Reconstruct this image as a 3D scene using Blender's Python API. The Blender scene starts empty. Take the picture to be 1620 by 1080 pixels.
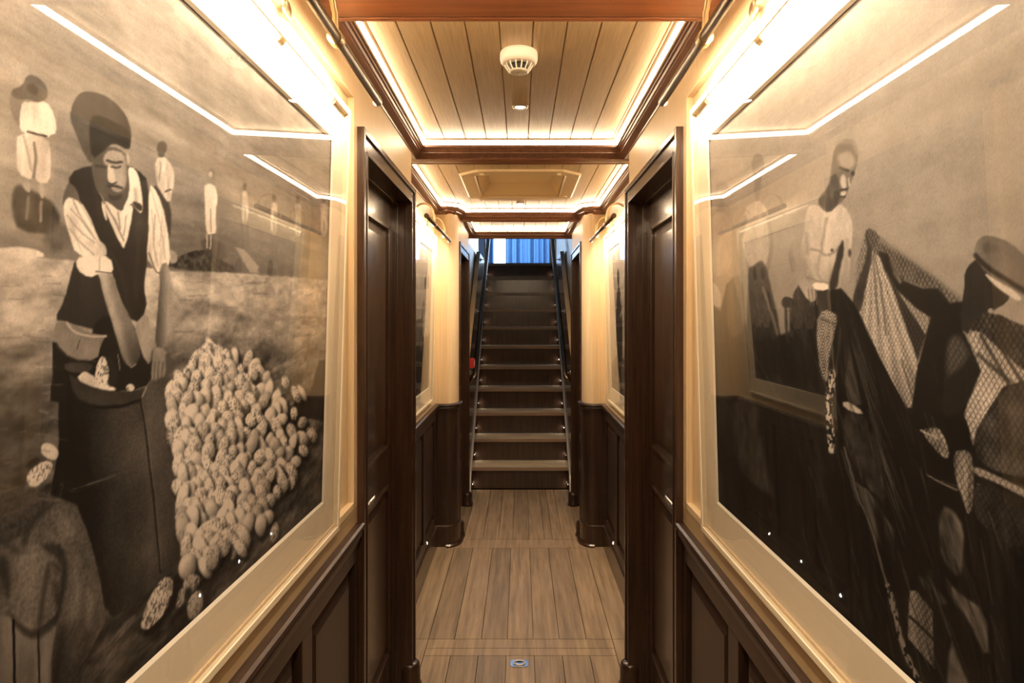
import bpy, bmesh, math, random
import numpy as np
from mathutils import Vector, Matrix

sc = bpy.context.scene
C = bpy.data.collections.new('corridor'); sc.collection.children.link(C)

# ---------------------------------------------------------------- camera, world, exposure
cam_d = bpy.data.cameras.new('camera'); cam = bpy.data.objects.new('camera', cam_d); C.objects.link(cam)
cam.location = (0, 0, 1.5); cam.rotation_euler = (math.radians(90), 0, 0)
cam_d.sensor_width = 36; cam_d.lens = 36*1030/1620
cam_d.shift_x = -13/1620; cam_d.shift_y = -36/1620
cam_d.clip_start = .02
sc.camera = cam
w = bpy.data.worlds.new('world'); sc.world = w; w.use_nodes = True
bgn = w.node_tree.nodes['Background']; bgn.inputs[0].default_value = (.42, .66, 1, 1); bgn.inputs[1].default_value = .12
sc.view_settings.view_transform = 'Standard'; sc.view_settings.look = 'None'
sc.view_settings.exposure = 1.15; sc.view_settings.gamma = 1; sc.view_settings.use_curve_mapping = False
sc.cycles.use_denoising = True
try: sc.cycles.denoiser = 'OPENIMAGEDENOISE'
except Exception: pass
sc.cycles.max_bounces = 10; sc.cycles.transparent_max_bounces = 12; sc.cycles.glossy_bounces = 5
sc.cycles.sample_clamp_indirect = 6; sc.cycles.caustics_reflective = False; sc.cycles.caustics_refractive = False
COVE = 16.0; LAMP = 140.0; SPOT = 30.0
WARM = (1.0, .745, .48)

# ---------------------------------------------------------------- materials
def mat(name, col, rough=.5, metal=0, coat=0, grain=None, gscale=1, gamt=.3, bump=0, emis=None, estr=0, spec=.5, col2=None):
    m = bpy.data.materials.new(name); m.use_nodes = True
    nt = m.node_tree; b = nt.nodes['Principled BSDF']
    b.inputs['Base Color'].default_value = (*col, 1); b.inputs['Roughness'].default_value = rough
    b.inputs['Metallic'].default_value = metal; b.inputs['Coat Weight'].default_value = coat
    b.inputs['Coat Roughness'].default_value = .12; b.inputs['Specular IOR Level'].default_value = spec
    if emis: b.inputs['Emission Color'].default_value = (*emis, 1); b.inputs['Emission Strength'].default_value = estr
    if grain is not None:
        tc = nt.nodes.new('ShaderNodeTexCoord'); mp = nt.nodes.new('ShaderNodeMapping')
        mp.inputs['Scale'].default_value = grain
        nz = nt.nodes.new('ShaderNodeTexNoise'); nz.inputs['Scale'].default_value = gscale
        nz.inputs['Detail'].default_value = 6; nz.inputs['Roughness'].default_value = .65
        rp = nt.nodes.new('ShaderNodeValToRGB')
        c2 = col2 or tuple(c*(1-gamt) for c in col)
        rp.color_ramp.elements[0].position = .3; rp.color_ramp.elements[1].position = .7
        rp.color_ramp.elements[0].color = (*c2, 1); rp.color_ramp.elements[1].color = (*[min(1, c*(1+gamt*.5)) for c in col], 1)
        nt.links.new(tc.outputs['Object'], mp.inputs[0]); nt.links.new(mp.outputs[0], nz.inputs['Vector'])
        nt.links.new(nz.outputs[0], rp.inputs[0]); nt.links.new(rp.outputs[0], b.inputs['Base Color'])
        if bump:
            bp = nt.nodes.new('ShaderNodeBump'); bp.inputs['Strength'].default_value = bump; bp.inputs['Distance'].default_value = .002
            nt.links.new(nz.outputs[0], bp.inputs['Height']); nt.links.new(bp.outputs[0], b.inputs['Normal'])
    return m
def emission(name, col, s):
    m = bpy.data.materials.new(name); m.use_nodes = True; nt = m.node_tree; nt.nodes.clear()
    e = nt.nodes.new('ShaderNodeEmission'); e.inputs[0].default_value = (*col, 1); e.inputs[1].default_value = s
    o = nt.nodes.new('ShaderNodeOutputMaterial'); nt.links.new(e.outputs[0], o.inputs[0]); return m
M = {}
M['cream'] = mat('cream_wall', (.72, .56, .35), .42, grain=(90, 90, 1.2), gscale=1.6, gamt=.16, bump=.15)
M['mahog'] = mat('dark_mahogany', (.050, .0245, .0145), .26, coat=.3, grain=(25, 25, 1.3), gscale=2, gamt=.45)
M['wains'] = mat('wainscot_mahogany', (.034, .0175, .011), .38, coat=.08, grain=(25, 25, 1.3), gscale=2, gamt=.45)
M['corn'] = mat('cornice_mahogany', (.17, .075, .040), .38, coat=.1, grain=(30, 1.2, 40), gscale=2, gamt=.4)
M['cornx'] = mat('beam_mahogany', (.34, .135, .062), .36, coat=.1, grain=(1.2, 30, 60), gscale=2, gamt=.4)
M['ceil'] = mat('ceiling_board', (.56, .415, .235), .36, grain=(150, 6, 6), gscale=1.2, gamt=.22, bump=.2)
M['hatch'] = mat('hatch_cream', (.58, .44, .25), .4)
M['frame'] = mat('picture_frame_cream', (.80, .70, .52), .4)
M['matb'] = mat('mat_board', (.90, .80, .62), .75)
M['matb2'] = mat('mat_bevel', (.86, .80, .68), .7)
M['brass'] = mat('aged_brass', (.62, .50, .32), .34, metal=1)
M['bronze'] = mat('dark_bronze', (.20, .15, .10), .28, metal=1)
M['chrome'] = mat('chrome', (.72, .72, .72), .12, metal=1)
M['steel'] = mat('brushed_steel', (.72, .69, .64), .42, metal=.35)
M['white'] = mat('white_plastic', (.85, .80, .72), .4)
M['black'] = mat('black_gap', (.02, .015, .012), .6)
M['caulk'] = mat('deck_caulk', (.12, .085, .055), .7)
M['cream_shade'] = mat('shaded_cream_strip', (.47, .345, .19), .42, grain=(90, 1.2, 90), gscale=1.6, gamt=.16)  # wall cream darkened, shade below the picture frame put into the colour
M['red'] = mat('red_plastic', (.55, .03, .03), .35)
M['tread'] = mat('tread_teak', (.78, .65, .46), .42, grain=(1.5, 22, 22), gscale=2, gamt=.4)
M['nose'] = mat('tread_nosing', (.36, .25, .17), .4, grain=(1.5, 30, 30), gscale=2, gamt=.3)
M['deck'] = mat('upper_deck', (.25, .2, .15), .4)
M['wellw'] = mat('well_wall', (.42, .38, .30), .35)
M['upw'] = mat('upper_wall', (.55, .6, .68), .5)
M['led'] = emission('led_cove', WARM, COVE)
M['lampled'] = emission('led_lamp', WARM, LAMP)
M['lampled2'] = emission('led_far_lamp', WARM, LAMP*1.2)
M['spot'] = emission('led_spot', (1, .82, .58), SPOT)
M['step'] = emission('led_step', (1, .88, .72), 60)
M['step2'] = emission('led_base', (1, .9, .78), 60)
M['daylight'] = emission('daylit_window_sky', (.62, .80, 1.0), 5.5)

# teak floor: seams, colour change from board to board
def floor_mat():
    m = mat('teak_floor', (.355, .255, .158), .42, grain=(26, 1.4, 1), gscale=1.5, gamt=.48, bump=.1)
    nt = m.node_tree; b = nt.nodes['Principled BSDF']
    rp = [n for n in nt.nodes if n.type == 'VALTORGB'][0]
    at = nt.nodes.new('ShaderNodeAttribute'); at.attribute_name = 'board'; at.attribute_type = 'GEOMETRY'
    big = nt.nodes.new('ShaderNodeTexNoise'); big.inputs['Scale'].default_value = 4
    mx = nt.nodes.new('ShaderNodeMix'); mx.data_type = 'RGBA'; mx.blend_type = 'MULTIPLY'; mx.inputs[0].default_value = 1
    nt.links.new(rp.outputs[0], mx.inputs[6]); nt.links.new(at.outputs['Color'], mx.inputs[7])
    nt.links.new(mx.outputs[2], b.inputs['Base Color'])
    r2 = nt.nodes.new('ShaderNodeMapRange'); r2.inputs[3].default_value = .28; r2.inputs[4].default_value = .6
    tc = [n for n in nt.nodes if n.type == 'TEX_COORD'][0]
    nt.links.new(tc.outputs['Object'], big.inputs['Vector']); nt.links.new(big.outputs[0], r2.inputs[0]); nt.links.new(r2.outputs[0], b.inputs['Roughness'])
    return m
M['floor'] = floor_mat()
def glass_mat():
    m = bpy.data.materials.new('picture_glass'); m.use_nodes = True; nt = m.node_tree; nt.nodes.clear()
    tr = nt.nodes.new('ShaderNodeBsdfTransparent'); gl = nt.nodes.new('ShaderNodeBsdfGlossy'); gl.inputs['Roughness'].default_value = .012
    fr = nt.nodes.new('ShaderNodeFresnel'); fr.inputs[0].default_value = 1.62
    ge = nt.nodes.new('ShaderNodeNewGeometry'); mr = nt.nodes.new('ShaderNodeMapRange'); mr.inputs[3].default_value = 1.55; mr.inputs[4].default_value = 1/1.55
    nt.links.new(ge.outputs['Backfacing'], mr.inputs[0]); nt.links.new(mr.outputs[0], fr.inputs[0])     # same reflectance from either face of the pane
    mx = nt.nodes.new('ShaderNodeMixShader'); o = nt.nodes.new('ShaderNodeOutputMaterial')
    nt.links.new(fr.outputs[0], mx.inputs[0]); nt.links.new(tr.outputs[0], mx.inputs[1]); nt.links.new(gl.outputs[0], mx.inputs[2]); nt.links.new(mx.outputs[0], o.inputs[0])
    return m
M['glass'] = glass_mat()
def curtain_mat():
    m = bpy.data.materials.new('sheer_curtain'); m.use_nodes = True; nt = m.node_tree; nt.nodes.clear()
    d = nt.nodes.new('ShaderNodeBsdfDiffuse'); d.inputs[0].default_value = (.10, .17, .30, 1)
    t = nt.nodes.new('ShaderNodeBsdfTranslucent'); t.inputs[0].default_value = (.07, .15, .30, 1)
    mx = nt.nodes.new('ShaderNodeMixShader'); mx.inputs[0].default_value = .5; o = nt.nodes.new('ShaderNodeOutputMaterial')
    nt.links.new(d.outputs[0], mx.inputs[1]); nt.links.new(t.outputs[0], mx.inputs[2]); nt.links.new(mx.outputs[0], o.inputs[0])
    return m
M['curtain'] = curtain_mat()

# ---------------------------------------------------------------- mesh helpers
class MB:
    def __init__(s): s.v = []; s.f = []; s.mi = []; s.m = 0; s.sm = []
    def add(s, vs, fs, smooth=False):
        o = len(s.v); s.v += [tuple(v) for v in vs]
        for f in fs: s.f.append([i+o for i in f]); s.mi.append(s.m); s.sm.append(smooth)
    def box(s, a, b):
        x0, x1 = sorted((a[0], b[0])); y0, y1 = sorted((a[1], b[1])); z0, z1 = sorted((a[2], b[2]))
        s.add([(x0,y0,z0),(x1,y0,z0),(x1,y1,z0),(x0,y1,z0),(x0,y0,z1),(x1,y0,z1),(x1,y1,z1),(x0,y1,z1)],
              [(0,3,2,1),(4,5,6,7),(0,1,5,4),(1,2,6,5),(2,3,7,6),(3,0,4,7)])
    def prism(s, poly, fn, t0, t1):
        """poly: 2-D points; fn(a,b,t)->3-D point"""
        n = len(poly)
        s.add([fn(a, b, t0) for a, b in poly]+[fn(a, b, t1) for a, b in poly],
              [tuple(range(n))[::-1], tuple(range(n, 2*n))]+[(i, (i+1) % n, n+(i+1) % n, n+i) for i in range(n)])
    def tube(s, pts, r, n=14, caps=True):
        pts = [Vector(p) for p in pts]; rs = r if isinstance(r, (list, tuple)) else [r]*len(pts)
        rings = []; up = None
        for i, p in enumerate(pts):
            t = (pts[min(i+1, len(pts)-1)]-pts[max(i-1, 0)]).normalized()
            if up is None: up = Vector((0, 0, 1)) if abs(t.z) < .9 else Vector((1, 0, 0))
            a = t.cross(up).normalized(); up = a.cross(t).normalized()
            rings.append([p+(a*math.cos(2*math.pi*k/n)+up*math.sin(2*math.pi*k/n))*rs[i] for k in range(n)])
        vs = [v for q in rings for v in q]; fs = []
        for i in range(len(rings)-1):
            for k in range(n): fs.append((i*n+k, i*n+(k+1) % n, (i+1)*n+(k+1) % n, (i+1)*n+k))
        s.add(vs, fs, True)
        if caps:
            s.add(rings[0], [tuple(range(n))[::-1]]); s.add(rings[-1], [tuple(range(n))])
    def lathe(s, prof, c, axis='z', n=32, smooth=True):
        vs = []; fs = []
        for r, h in prof:
            for k in range(n):
                a = 2*math.pi*k/n; x, y = r*math.cos(a), r*math.sin(a)
                vs.append((c[0]+x, c[1]+y, c[2]+h) if axis == 'z' else (c[0]+h, c[1]+x, c[2]+y))
        for i in range(len(prof)-1):
            for k in range(n): fs.append((i*n+k, i*n+(k+1) % n, (i+1)*n+(k+1) % n, (i+1)*n+k))
        s.add(vs, fs, smooth)
    def build(s, name, mats, parent=None, bevel=0, fix=True):
        me = bpy.data.meshes.new(name); me.from_pydata(s.v, [], s.f)
        mats = mats if isinstance(mats, (list, tuple)) else [mats]
        for m in mats: me.materials.append(m)
        me.polygons.foreach_set('material_index', s.mi); me.polygons.foreach_set('use_smooth', s.sm)
        if fix:
            bm = bmesh.new(); bm.from_mesh(me); bmesh.ops.recalc_face_normals(bm, faces=bm.faces); bm.to_mesh(me); bm.free()
        me.update()
        o = bpy.data.objects.new(name, me); C.objects.link(o)
        if parent: o.parent = parent; o.matrix_parent_inverse = Matrix.Translation(parent.location).inverted()
        if bevel:
            bv = o.modifiers.new('bevel', 'BEVEL'); bv.width = bevel; bv.segments = 2; bv.limit_method = 'ANGLE'; bv.angle_limit = .6
        return o
def tag(o, label=None, cat=None, group=None, kind=None):
    if label: o['label'] = label
    if cat: o['category'] = cat
    if group: o['group'] = group
    if kind: o['kind'] = kind
    return o
def empty(name, loc): 
    o = bpy.data.objects.new(name, None); C.objects.link(o); o.location = loc; o.empty_display_size = .05; return o
def struct(o): o['kind'] = 'structure'; return o
SIDE = {-1: 'left', 1: 'right'}

# ---------------------------------------------------------------- floor
ZCAP = .94
SF = MB(); cols = []
def board(x0, x1, y0, y1, shade, z=0.0):
    g = .0016
    SF.box((x0+g, y0+g, z-.02), (x1-g, y1-g, z)); cols.extend([shade]*24)
rng = random.Random(3)
seams = [-.308, -.182, -.061, .061, .183, .310]
def rowboards(xs, y0, y1):
    for a, b in zip(xs[:-1], xs[1:]): board(a, b, y0, y1, rng.uniform(.78, 1.12))
for y0, y1 in ((-2.0, 1.2), (1.34, 2.90)):
    rowboards([-.31+.1033*0, -.187, -.062, .062, .187, .31], y0, y1)
for y0, y1 in ((1.2, 1.27), (1.27, 1.34), (2.90, 2.965), (2.965, 3.05)): board(-.43, .43, y0, y1, rng.uniform(.92, 1.05))
for y0, y1 in ((-2.0, 1.2), (1.34, 2.90)):
    board(-.43, -.31, y0, y1, .95); board(.31, .43, y0, y1, 1.0)
for sx in (-1, 1):
    for y0, y1 in ((-2.0, 1.3), (1.3, 2.6), (2.6, 3.05)):
        board(*sorted((sx*.43, sx*.62)), y0, y1, rng.uniform(.95, 1.06))
rowboards(seams, 3.05, 4.26)
rowboards([-.43, -.308], 3.05, 4.26); rowboards([.310, .43], 3.05, 4.26); rowboards([-.62, -.43], 3.05, 4.26); rowboards([.43, .62], 3.05, 4.26)
board(-.62, .62, 4.26, 4.43, 1.06)
rowboards([-.385, -.255, -.15, -.05, .062, .165, .22, .29, .40], 4.43, 5.72)
rowboards([-.62, -.385], 4.43, 5.72); rowboards([.40, .62], 4.43, 5.72)
fl = struct(SF.build('floor', M['floor'], fix=False))
ca = fl.data.color_attributes.new('board', 'FLOAT_COLOR', 'CORNER')
ca.data.foreach_set('color', np.repeat(np.array([[c, c, c, 1] for c in cols], dtype=np.float32), 1, axis=0).ravel())
b = MB(); b.box((-.95, -2.1, -.06), (.95, 8.6, -.019)); struct(b.build('floor_base', M['caulk']))
# chrome ring pull
rp = tag(empty('ring_pull', (0, 2.83, 0)), 'small chrome ring pull set flush in the teak floor hatch', 'floor ring pull')
b = MB()
pl = [(.040*math.copysign(abs(math.cos(t))**.5, math.cos(t)), .030*math.copysign(abs(math.sin(t))**.5, math.sin(t))) for t in [2*math.pi*k/28 for k in range(28)]]
b.prism(pl, lambda a, c, t: (a-.004, 2.83+c, t), 0.0, .004); b.build('plate', M['chrome'], rp, bevel=.001)
b = MB(); b.tube([(-.004+.024*math.cos(t), 2.83+.018*math.sin(t), .0055) for t in [2*math.pi*k/24 for k in range(25)]], .003, 8, False); b.build('ring', M['steel'], rp)
b = MB(); b.box((-.016, 2.838, .0035), (.008, 2.848, .0065)); b.build('latch', M['black'], rp)

# ---------------------------------------------------------------- walls
def yz(sx): return lambda y, z, x: (sx*x, y, z)
def walls(sx):
    b = MB()
    X0 = .95
    # near run with a shallow recessed panel behind the picture
    b.box((sx*.465, -2.1, ZCAP-.02), (sx*X0, 1.80, 2.30))
    b.box((sx*.450, -2.1, 2.105), (sx*.466, 1.80, 2.30))
    for y0, y1 in ((1.765, 1.80), (.10, .17), (-1.6, -1.53)): b.box((sx*.450, y0, .985), (sx*.466, y1, 2.105))
    b.box((sx*.452, 1.80, 2.0), (sx*X0, 2.70, 2.30))                 # over the door
    b.box((sx*.56, 2.70, ZCAP-.02), (sx*X0, 4.33, 2.30))
    # rounded corner pier
    arc = [(.60, 4.30), (.49, 4.30)]+[(.42+.07*(1-math.sin(t))+0, 4.30+.12*(1-math.cos(t))) for t in [math.pi/2*k/12 for k in range(0, 13)]]+[(.42, 4.46), (.60, 4.46)]
    n0 = len(b.v); b.prism(arc, lambda x, y, t: (sx*x, y, t), ZCAP-.02, 2.30)
    for i in range(2, 2+len(arc)): b.sm[-i+1] = False
    b.box((sx*.42, 4.455, 2.0), (sx*X0, 5.29, 2.30))
    b.box((sx*.58, 4.30, ZCAP-.02), (sx*X0, 4.47, 2.30))
    struct(b.build('wall_'+SIDE[sx], M['cream']))
    b = MB(); b.box((sx*.450, -2.1, ZCAP-.02), (sx*.4655, 1.80, .984)); struct(b.build('trim_'+('7' if sx < 0 else '8'), M['cream_shade'], bevel=.001))
    # raised bead round the panel recess
    b = MB()
    for y0, y1, z0, z1 in ((.17, 1.765, .985, 1.005), (.17, 1.765, 2.095, 2.105), (1.753, 1.765, .985, 2.105), (.17, .18, .985, 2.105)):
        b.box((sx*.448, y0, z0), (sx*.4655, y1, z1))
    struct(b.build('trim_'+('1' if sx < 0 else '2'), M['cream'], bevel=.002))
    # wainscot: core, rails, stiles, raised panels
    b = MB(); zc = ZCAP
    def run(y0, y1, xf, first, pitch, pw):
        b.box((sx*(xf+.02), y0, 0), (sx*X0, y1, zc-.02))
        b.box((sx*xf, y0, zc-.10), (sx*(xf+.021), y1, zc-.02)); b.box((sx*xf, y0, 0), (sx*(xf+.021), y1, .20))
        ys = []; y = first
        edges = [y0]
        while y > y0+.02:
            ys.append((max(y-pw, y0), y)); y -= pitch
        last = y1
        for (a, c) in ys:
            b.box((sx*xf, c, .199), (sx*(xf+.021), last, zc-.099)); last = a
            i = .022
            if c-a > .08:
                # bolection and fielded panel
                A = [(a+.006, .206), (c-.006, .206), (c-.006, zc-.106), (a+.006, zc-.106)]; B = [(a+.045, .245), (c-.045, .245), (c-.045, zc-.145), (a+.045, zc-.145)]
                vs = [(sx*(xf+.0205), p, q) for p, q in A]+[(sx*(xf+.006), p, q) for p, q in B]
                b.add(vs, [(0,1,5,4),(1,2,6,5),(2,3,7,6),(3,0,4,7),(4,5,6,7)])
        if last > y0: b.box((sx*xf, y0, .199), (sx*(xf+.021), last, zc-.099))
    run(-2.1, 1.80, .447, 1.765, .43, .365)
    run(2.70, 4.31, .555, 4.22, .48, .40)
    parc = [(.60, 4.29), (.49, 4.29)]+[(.415+.07*(1-math.sin(t)), 4.29+.12*(1-math.cos(t))) for t in [math.pi/2*k/12 for k in range(0, 13)]]+[(.415, 4.46), (.60, 4.46)]
    b.prism(parc, lambda x, y, t: (sx*x, y, t), 0, zc-.02)
    b.box((sx*.58, 4.29, 0), (sx*X0, 4.46, zc-.02))
    struct(b.build('trim_'+('3' if sx < 0 else '4'), M['wains'], bevel=.0015))
    # cap moulding
    def sweep(bm, path, prof, closed=False):
        n = len(path); out = []
        for i, p in enumerate(path):
            p = Vector(p); 
            a = Vector(path[i-1]) if i > 0 or closed else p-(Vector(path[1])-p)
            c = Vector(path[(i+1) % n]) if i < n-1 or closed else p+(p-Vector(path[i-1]))
            d1 = (p-a).normalized(); d2 = (c-p).normalized()
            n1 = Vector((-d1.y, d1.x)); n2 = Vector((-d2.y, d2.x)); m_ = (n1+n2)
            m_ = m_.normalized()/max(.35, m_.normalized().dot(n1)) if m_.length > 1e-6 else n1
            out.append([(p.x+m_.x*d, p.y+m_.y*d, z) for d, z in prof])
        k = len(prof); vs = [v for q in out for v in q]; fs = []
        for i in range(n if closed else n-1):
            j = (i+1) % n
            for q in range(k-1): fs.append((i*k+q, i*k+q+1, j*k+q+1, j*k+q))
        bm.add(vs, fs)
        if not closed:
            bm.add(out[0], [tuple(range(k))]); bm.add(out[-1], [tuple(range(k))])
    global SWEEP; SWEEP = sweep
    capp = [(-.02, zc+.0), (.014, zc), (.020, zc-.004), (.022, zc-.012), (.018, zc-.017), (.010, zc-.020), (.013, zc-.027), (.013, zc-.034), (.006, zc-.042), (.004, zc-.055), (-.02, zc-.055)]
    b = MB()
    def flip(path): return [(sx*x, y) for x, y in path] if sx > 0 else [(sx*x, y) for x, y in path][::-1]
    sweep(b, flip([(.447, -2.09), (.447, 1.792)]), capp)
    pier = [(.555, 2.69), (.555, 4.29), (.49, 4.29)]+parc[3:15]+[(.415, 4.462)]
    sweep(b, flip(pier), capp)
    struct(b.build('trim_'+('5' if sx < 0 else '6'), M['wains'], bevel=0))
    # skirting and shoe
    b = MB()
    sk = [(-.02, .14), (.004, .14), (.008, .134), (.010, .12), (.010, 0.0), (-.02, 0)]
    shoe = [(0, .020), (.014, .018), (.024, .010), (.026, 0), (0, 0)]
    sweep(b, flip([(.447, -2.09), (.447, 1.792)]), sk); sweep(b, flip(pier), sk)
    sweep(b, flip([(.49, 4.285)]+[(x-.004, y-.004) for x, y in parc[3:15]]+[(.411, 4.46)]), shoe)
    struct(b.build('baseboard_'+SIDE[sx], M['mahog']))
for sx in (-1, 1): walls(sx)
b = MB(); b.box((-.95, -2.2, 0), (.95, -2.1, 2.3)); struct(b.build('wall_back', M['cream']))

# ---------------------------------------------------------------- doors
def door(idx, sx, xf, y0, y1, handle=True):
    """y0,y1: outer edges of the casing; xf: casing face"""
    root = struct(empty('door_%d' % idx, (sx*xf, (y0+y1)/2, 0)))
    cw = .06; top = 2.027; a, c = y0+cw, y1-cw; zt = top-cw
    b = MB()
    xw = xf+.115; xd = xf+.075
    def prof_box(ya, yb, za, zb):  # casing member
        b.box((sx*xf, ya, za), (sx*xw, yb, zb))
    prof_box(y0, a, 0, top); prof_box(c, y1, 0, top); prof_box(a, c, zt, top)
    # raised outer band
    for ya, yb, za, zb in ((y0-.004, y0+.014, 0, top+.004), (y1-.014, y1+.004, 0, top+.004), (y0+.0142, y1-.0142, top-.014, top+.004)):
        b.box((sx*(xf-.007), ya, za), (sx*(xf+.03), yb, zb))
    for ya, yb, za, zb in ((a-.008, a+.0015, 0, zt+.008), (c-.0015, c+.008, 0, zt+.008), (a+.0016, c-.0016, zt-.0015, zt+.008)):
        b.box((sx*(xf-.003), ya, za), (sx*(xf+.03), yb, zb))
    # stop bead
    b.box((sx*(xd-.02), a-.001, 0), (sx*(xd), a+.012, zt)); b.box((sx*(xd-.02), c-.012, 0), (sx*xd, c+.001, zt)); b.box((sx*(xd-.02), a, zt-.012), (sx*xd, c, zt+.001))
    b.build('door_frame', M['mahog'], root, bevel=.002)
    b = MB(); b.box((sx*(xd+.008), a, .006), (sx*(xd+.045), c, zt))
    for ya, yb, za, zb in ((a, a+.10, .006, zt), (c-.10, c, .006, zt), (a+.10, c-.10, zt-.11, zt), (a+.10, c-.10, .86, 1.0), (a+.10, c-.10, .006, .20)):
        b.box((sx*xd, ya, za), (sx*(xd+.01), yb, zb))
    for za, zb in ((.20, .86), (1.0, zt-.11)):
        ya, yb = a+.10, c-.10
        for p0, p1, q0, q1 in ((ya, ya+.014, za, zb), (yb-.014, yb, za, zb), (ya, yb, za, za+.014), (ya, yb, zb-.014, zb)):
            b.box((sx*(xd-.007), p0, q0), (sx*(xd+.009), p1, q1))
        A = [(ya+.014, za+.014), (yb-.014, za+.014), (yb-.014, zb-.014), (ya+.014, zb-.014)]; i = .04
        B = [(ya+.014+i, za+.014+i), (yb-.014-i, za+.014+i), (yb-.014-i, zb-.014-i), (ya+.014+i, zb-.014-i)]
        b.add([(sx*(xd+.0075), p, q) for p, q in A]+[(sx*(xd-.001), p, q) for p, q in B], [(0,1,5,4),(1,2,6,5),(2,3,7,6),(3,0,4,7),(4,5,6,7)])
    leaf = b.build('door_leaf', M['mahog'], root, bevel=.0015)
    # plinth collars
    for yy in (y0+.03, y1-.03):
        b = MB(); b.lathe([(.001, .105), (.030, .105), (.038, .098), (.042, .08), (.042, .025), (.048, .016), (.048, 0), (.001, 0)], (sx*(xf+.012), yy, 0), n=24); b.build('plinth', M['mahog'], root)
    if handle:
        hy = a+.115; hz = .928
        h = MB(); h.lathe([(.0, 0), (.024, 0), (.024, -sx*.006), (.012, -sx*.008), (.009, -sx*.012)], (sx*xd, hy, hz), axis='x', n=24)
        h.tube([(sx*(xd-.004), hy, hz), (sx*(xd-.035), hy, hz), (sx*(xd-.043), hy+.012, hz), (sx*(xd-.043), hy+.11, hz)], [.008, .008, .008, .0075], 12); h.build('door_handle', M['chrome'], leaf)
door(1, -1, .437, 1.80, 2.685); door(2, 1, .437, 1.80, 2.685)
door(3, -1, .416, 4.47, 5.27); door(4, 1, .416, 4.47, 5.27)
# returns behind the door casings and dark end posts before the stairs
for sx in (-1, 1):
    b = MB(); b.box((sx*.50, 2.60, 0), (sx*.95, 2.699, 2.02)); b.box((sx*.50, 1.80, 0), (sx*.95, 1.86, 2.02)); b.box((sx*.57, 1.86, 0), (sx*.95, 2.60, 2.02))
    b.box((sx*.48, 4.465, 0), (sx*.95, 4.53, 2.02)); b.box((sx*.48, 5.20, 0), (sx*.95, 5.285, 2.02)); b.box((sx*.55, 4.53, 0), (sx*.95, 5.2, 2.02))
    struct(b.build('wall_core_'+SIDE[sx], M['mahog']))

# ---------------------------------------------------------------- ceiling bays
CEIL = 2.262; HW, HY0, HY1 = .235, 3.44, 4.04      # hatch opening
bays = []
def bay(n, wallpath, label, ends=True):
    """wallpath: half outline (x>0) from near to far"""
    poly = [(x, y) for x, y in wallpath]+[(-x, y) for x, y in wallpath[::-1]]       # counter-clockwise
    # cornice
    prof = [(-.03, 2.188), (.003, 2.188), (.005, 2.193), (.024, 2.208), (.024, 2.213), (.028, 2.216), (.031, 2.222), (.036, 2.224), (.038, 2.229), (.044, 2.229), (.044, 2.238), (.030, 2.238)]
    b = MB(); SWEEP(b, poly, prof, True)
    struct(b.build('trim_%d' % (10+n), M['corn'], fix=True))
    b = MB(); SWEEP(b, poly, [(.041, 2.231), (.041, 2.262)], True)
    t = b.build('cove_light_strip', M['led'], fix=True); tag(t, label, 'cove light')
    b = MB(); SWEEP(b, poly, [(.035, 2.262), (.046, 2.260), (.050, 2.256), (.054, 2.258), (.056, 2.264), (.056, 2.268)], True)
    struct(b.build('trim_%d' % (20+n), M['corn2']))
    # planked ceiling, V grooves, running fore and aft
    b = MB(); xs = .034; k = math.floor((-.60-xs)/.0885)
    ymin = min(p[1] for p in poly)+.03; ymax = max(p[1] for p in poly)-.03; xm = max(p[0] for p in poly)-.02
    x = xs+k*.0885
    while x < xm:
        x0, x1 = max(x, -xm), min(x+.0885, xm)
        if x1 > x0+.01:
            g = .0030
            prof2 = [(x0, CEIL+.0048), (x0+g, CEIL), (x1-g, CEIL), (x1, CEIL+.0048), (x1, CEIL+.02), (x0, CEIL+.02)]
            if n == 3 and x0 < HW and x1 > -HW:
                for y0, y1 in ((ymin, HY0), (HY1, ymax)): b.prism(prof2, lambda a, c, t: (a, t, c), y0, y1)
                for a0, a1 in ((x0, -HW), (HW, x1)):
                    if x0 < (a0 if a0 != x0 else a1) < x1: b.box((a0, HY0, CEIL), (a1, HY1, CEIL+.02))
            else: b.prism(prof2, lambda a, c, t: (a, t, c), ymin, ymax)
        x += .0885
    return b
M['corn2'] = mat('ceiling_bead', (.36, .24, .14), .4)
cb = MB()
defs = [([(.452, -2.08), (.452, 1.37)], 'warm cove light strip round the ceiling bay overhead, nearest the viewer'),
        ([(.452, 1.504), (.452, 2.81)], 'warm cove light strip round the ceiling bay with the smoke detector'),
        ([(.56, 2.90), (.56, 4.30), (.49, 4.30), (.445, 4.335), (.42, 4.42), (.42, 4.545)], 'warm cove light strip round the ceiling bay with the escape hatch'),
        ([(.42, 4.62), (.42, 5.54)], 'warm cove light strip round the small farthest ceiling bay before the stairs')]
for i, (pth, lab) in enumerate(defs):
    q = bay(i+1, pth, lab)
    o = len(cb.v); cb.v += q.v; cb.f += [[k+o for k in f] for f in q.f]; cb.mi += q.mi; cb.sm += q.sm
struct(cb.build('ceiling', M['ceil']))
b = MB(); b.box((-.95, -2.2, 2.345), (.95, 5.60, 2.38)); struct(b.build('ceiling_deck', M['black']))
def beam(n, y0, y1, xw):
    b = MB(); b.box((-xw, y0, 2.196), (xw, y1, 2.285))
    m = (y1-y0)
    for a, c in ((y0-.002, y0+.016), (y0+.024, y1-.024), (y1-.016, y1+.002)): b.box((-xw, a, 2.186), (xw, c, 2.20))
    struct(b.build('trim_%d' % n, M['cornx'], bevel=.0025))
beam(31, 1.37, 1.504, .4515); beam(32, 2.81, 2.90, .56); beam(33, 4.545, 4.62, .4195); beam(34, 5.54, 5.60, .47)
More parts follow.
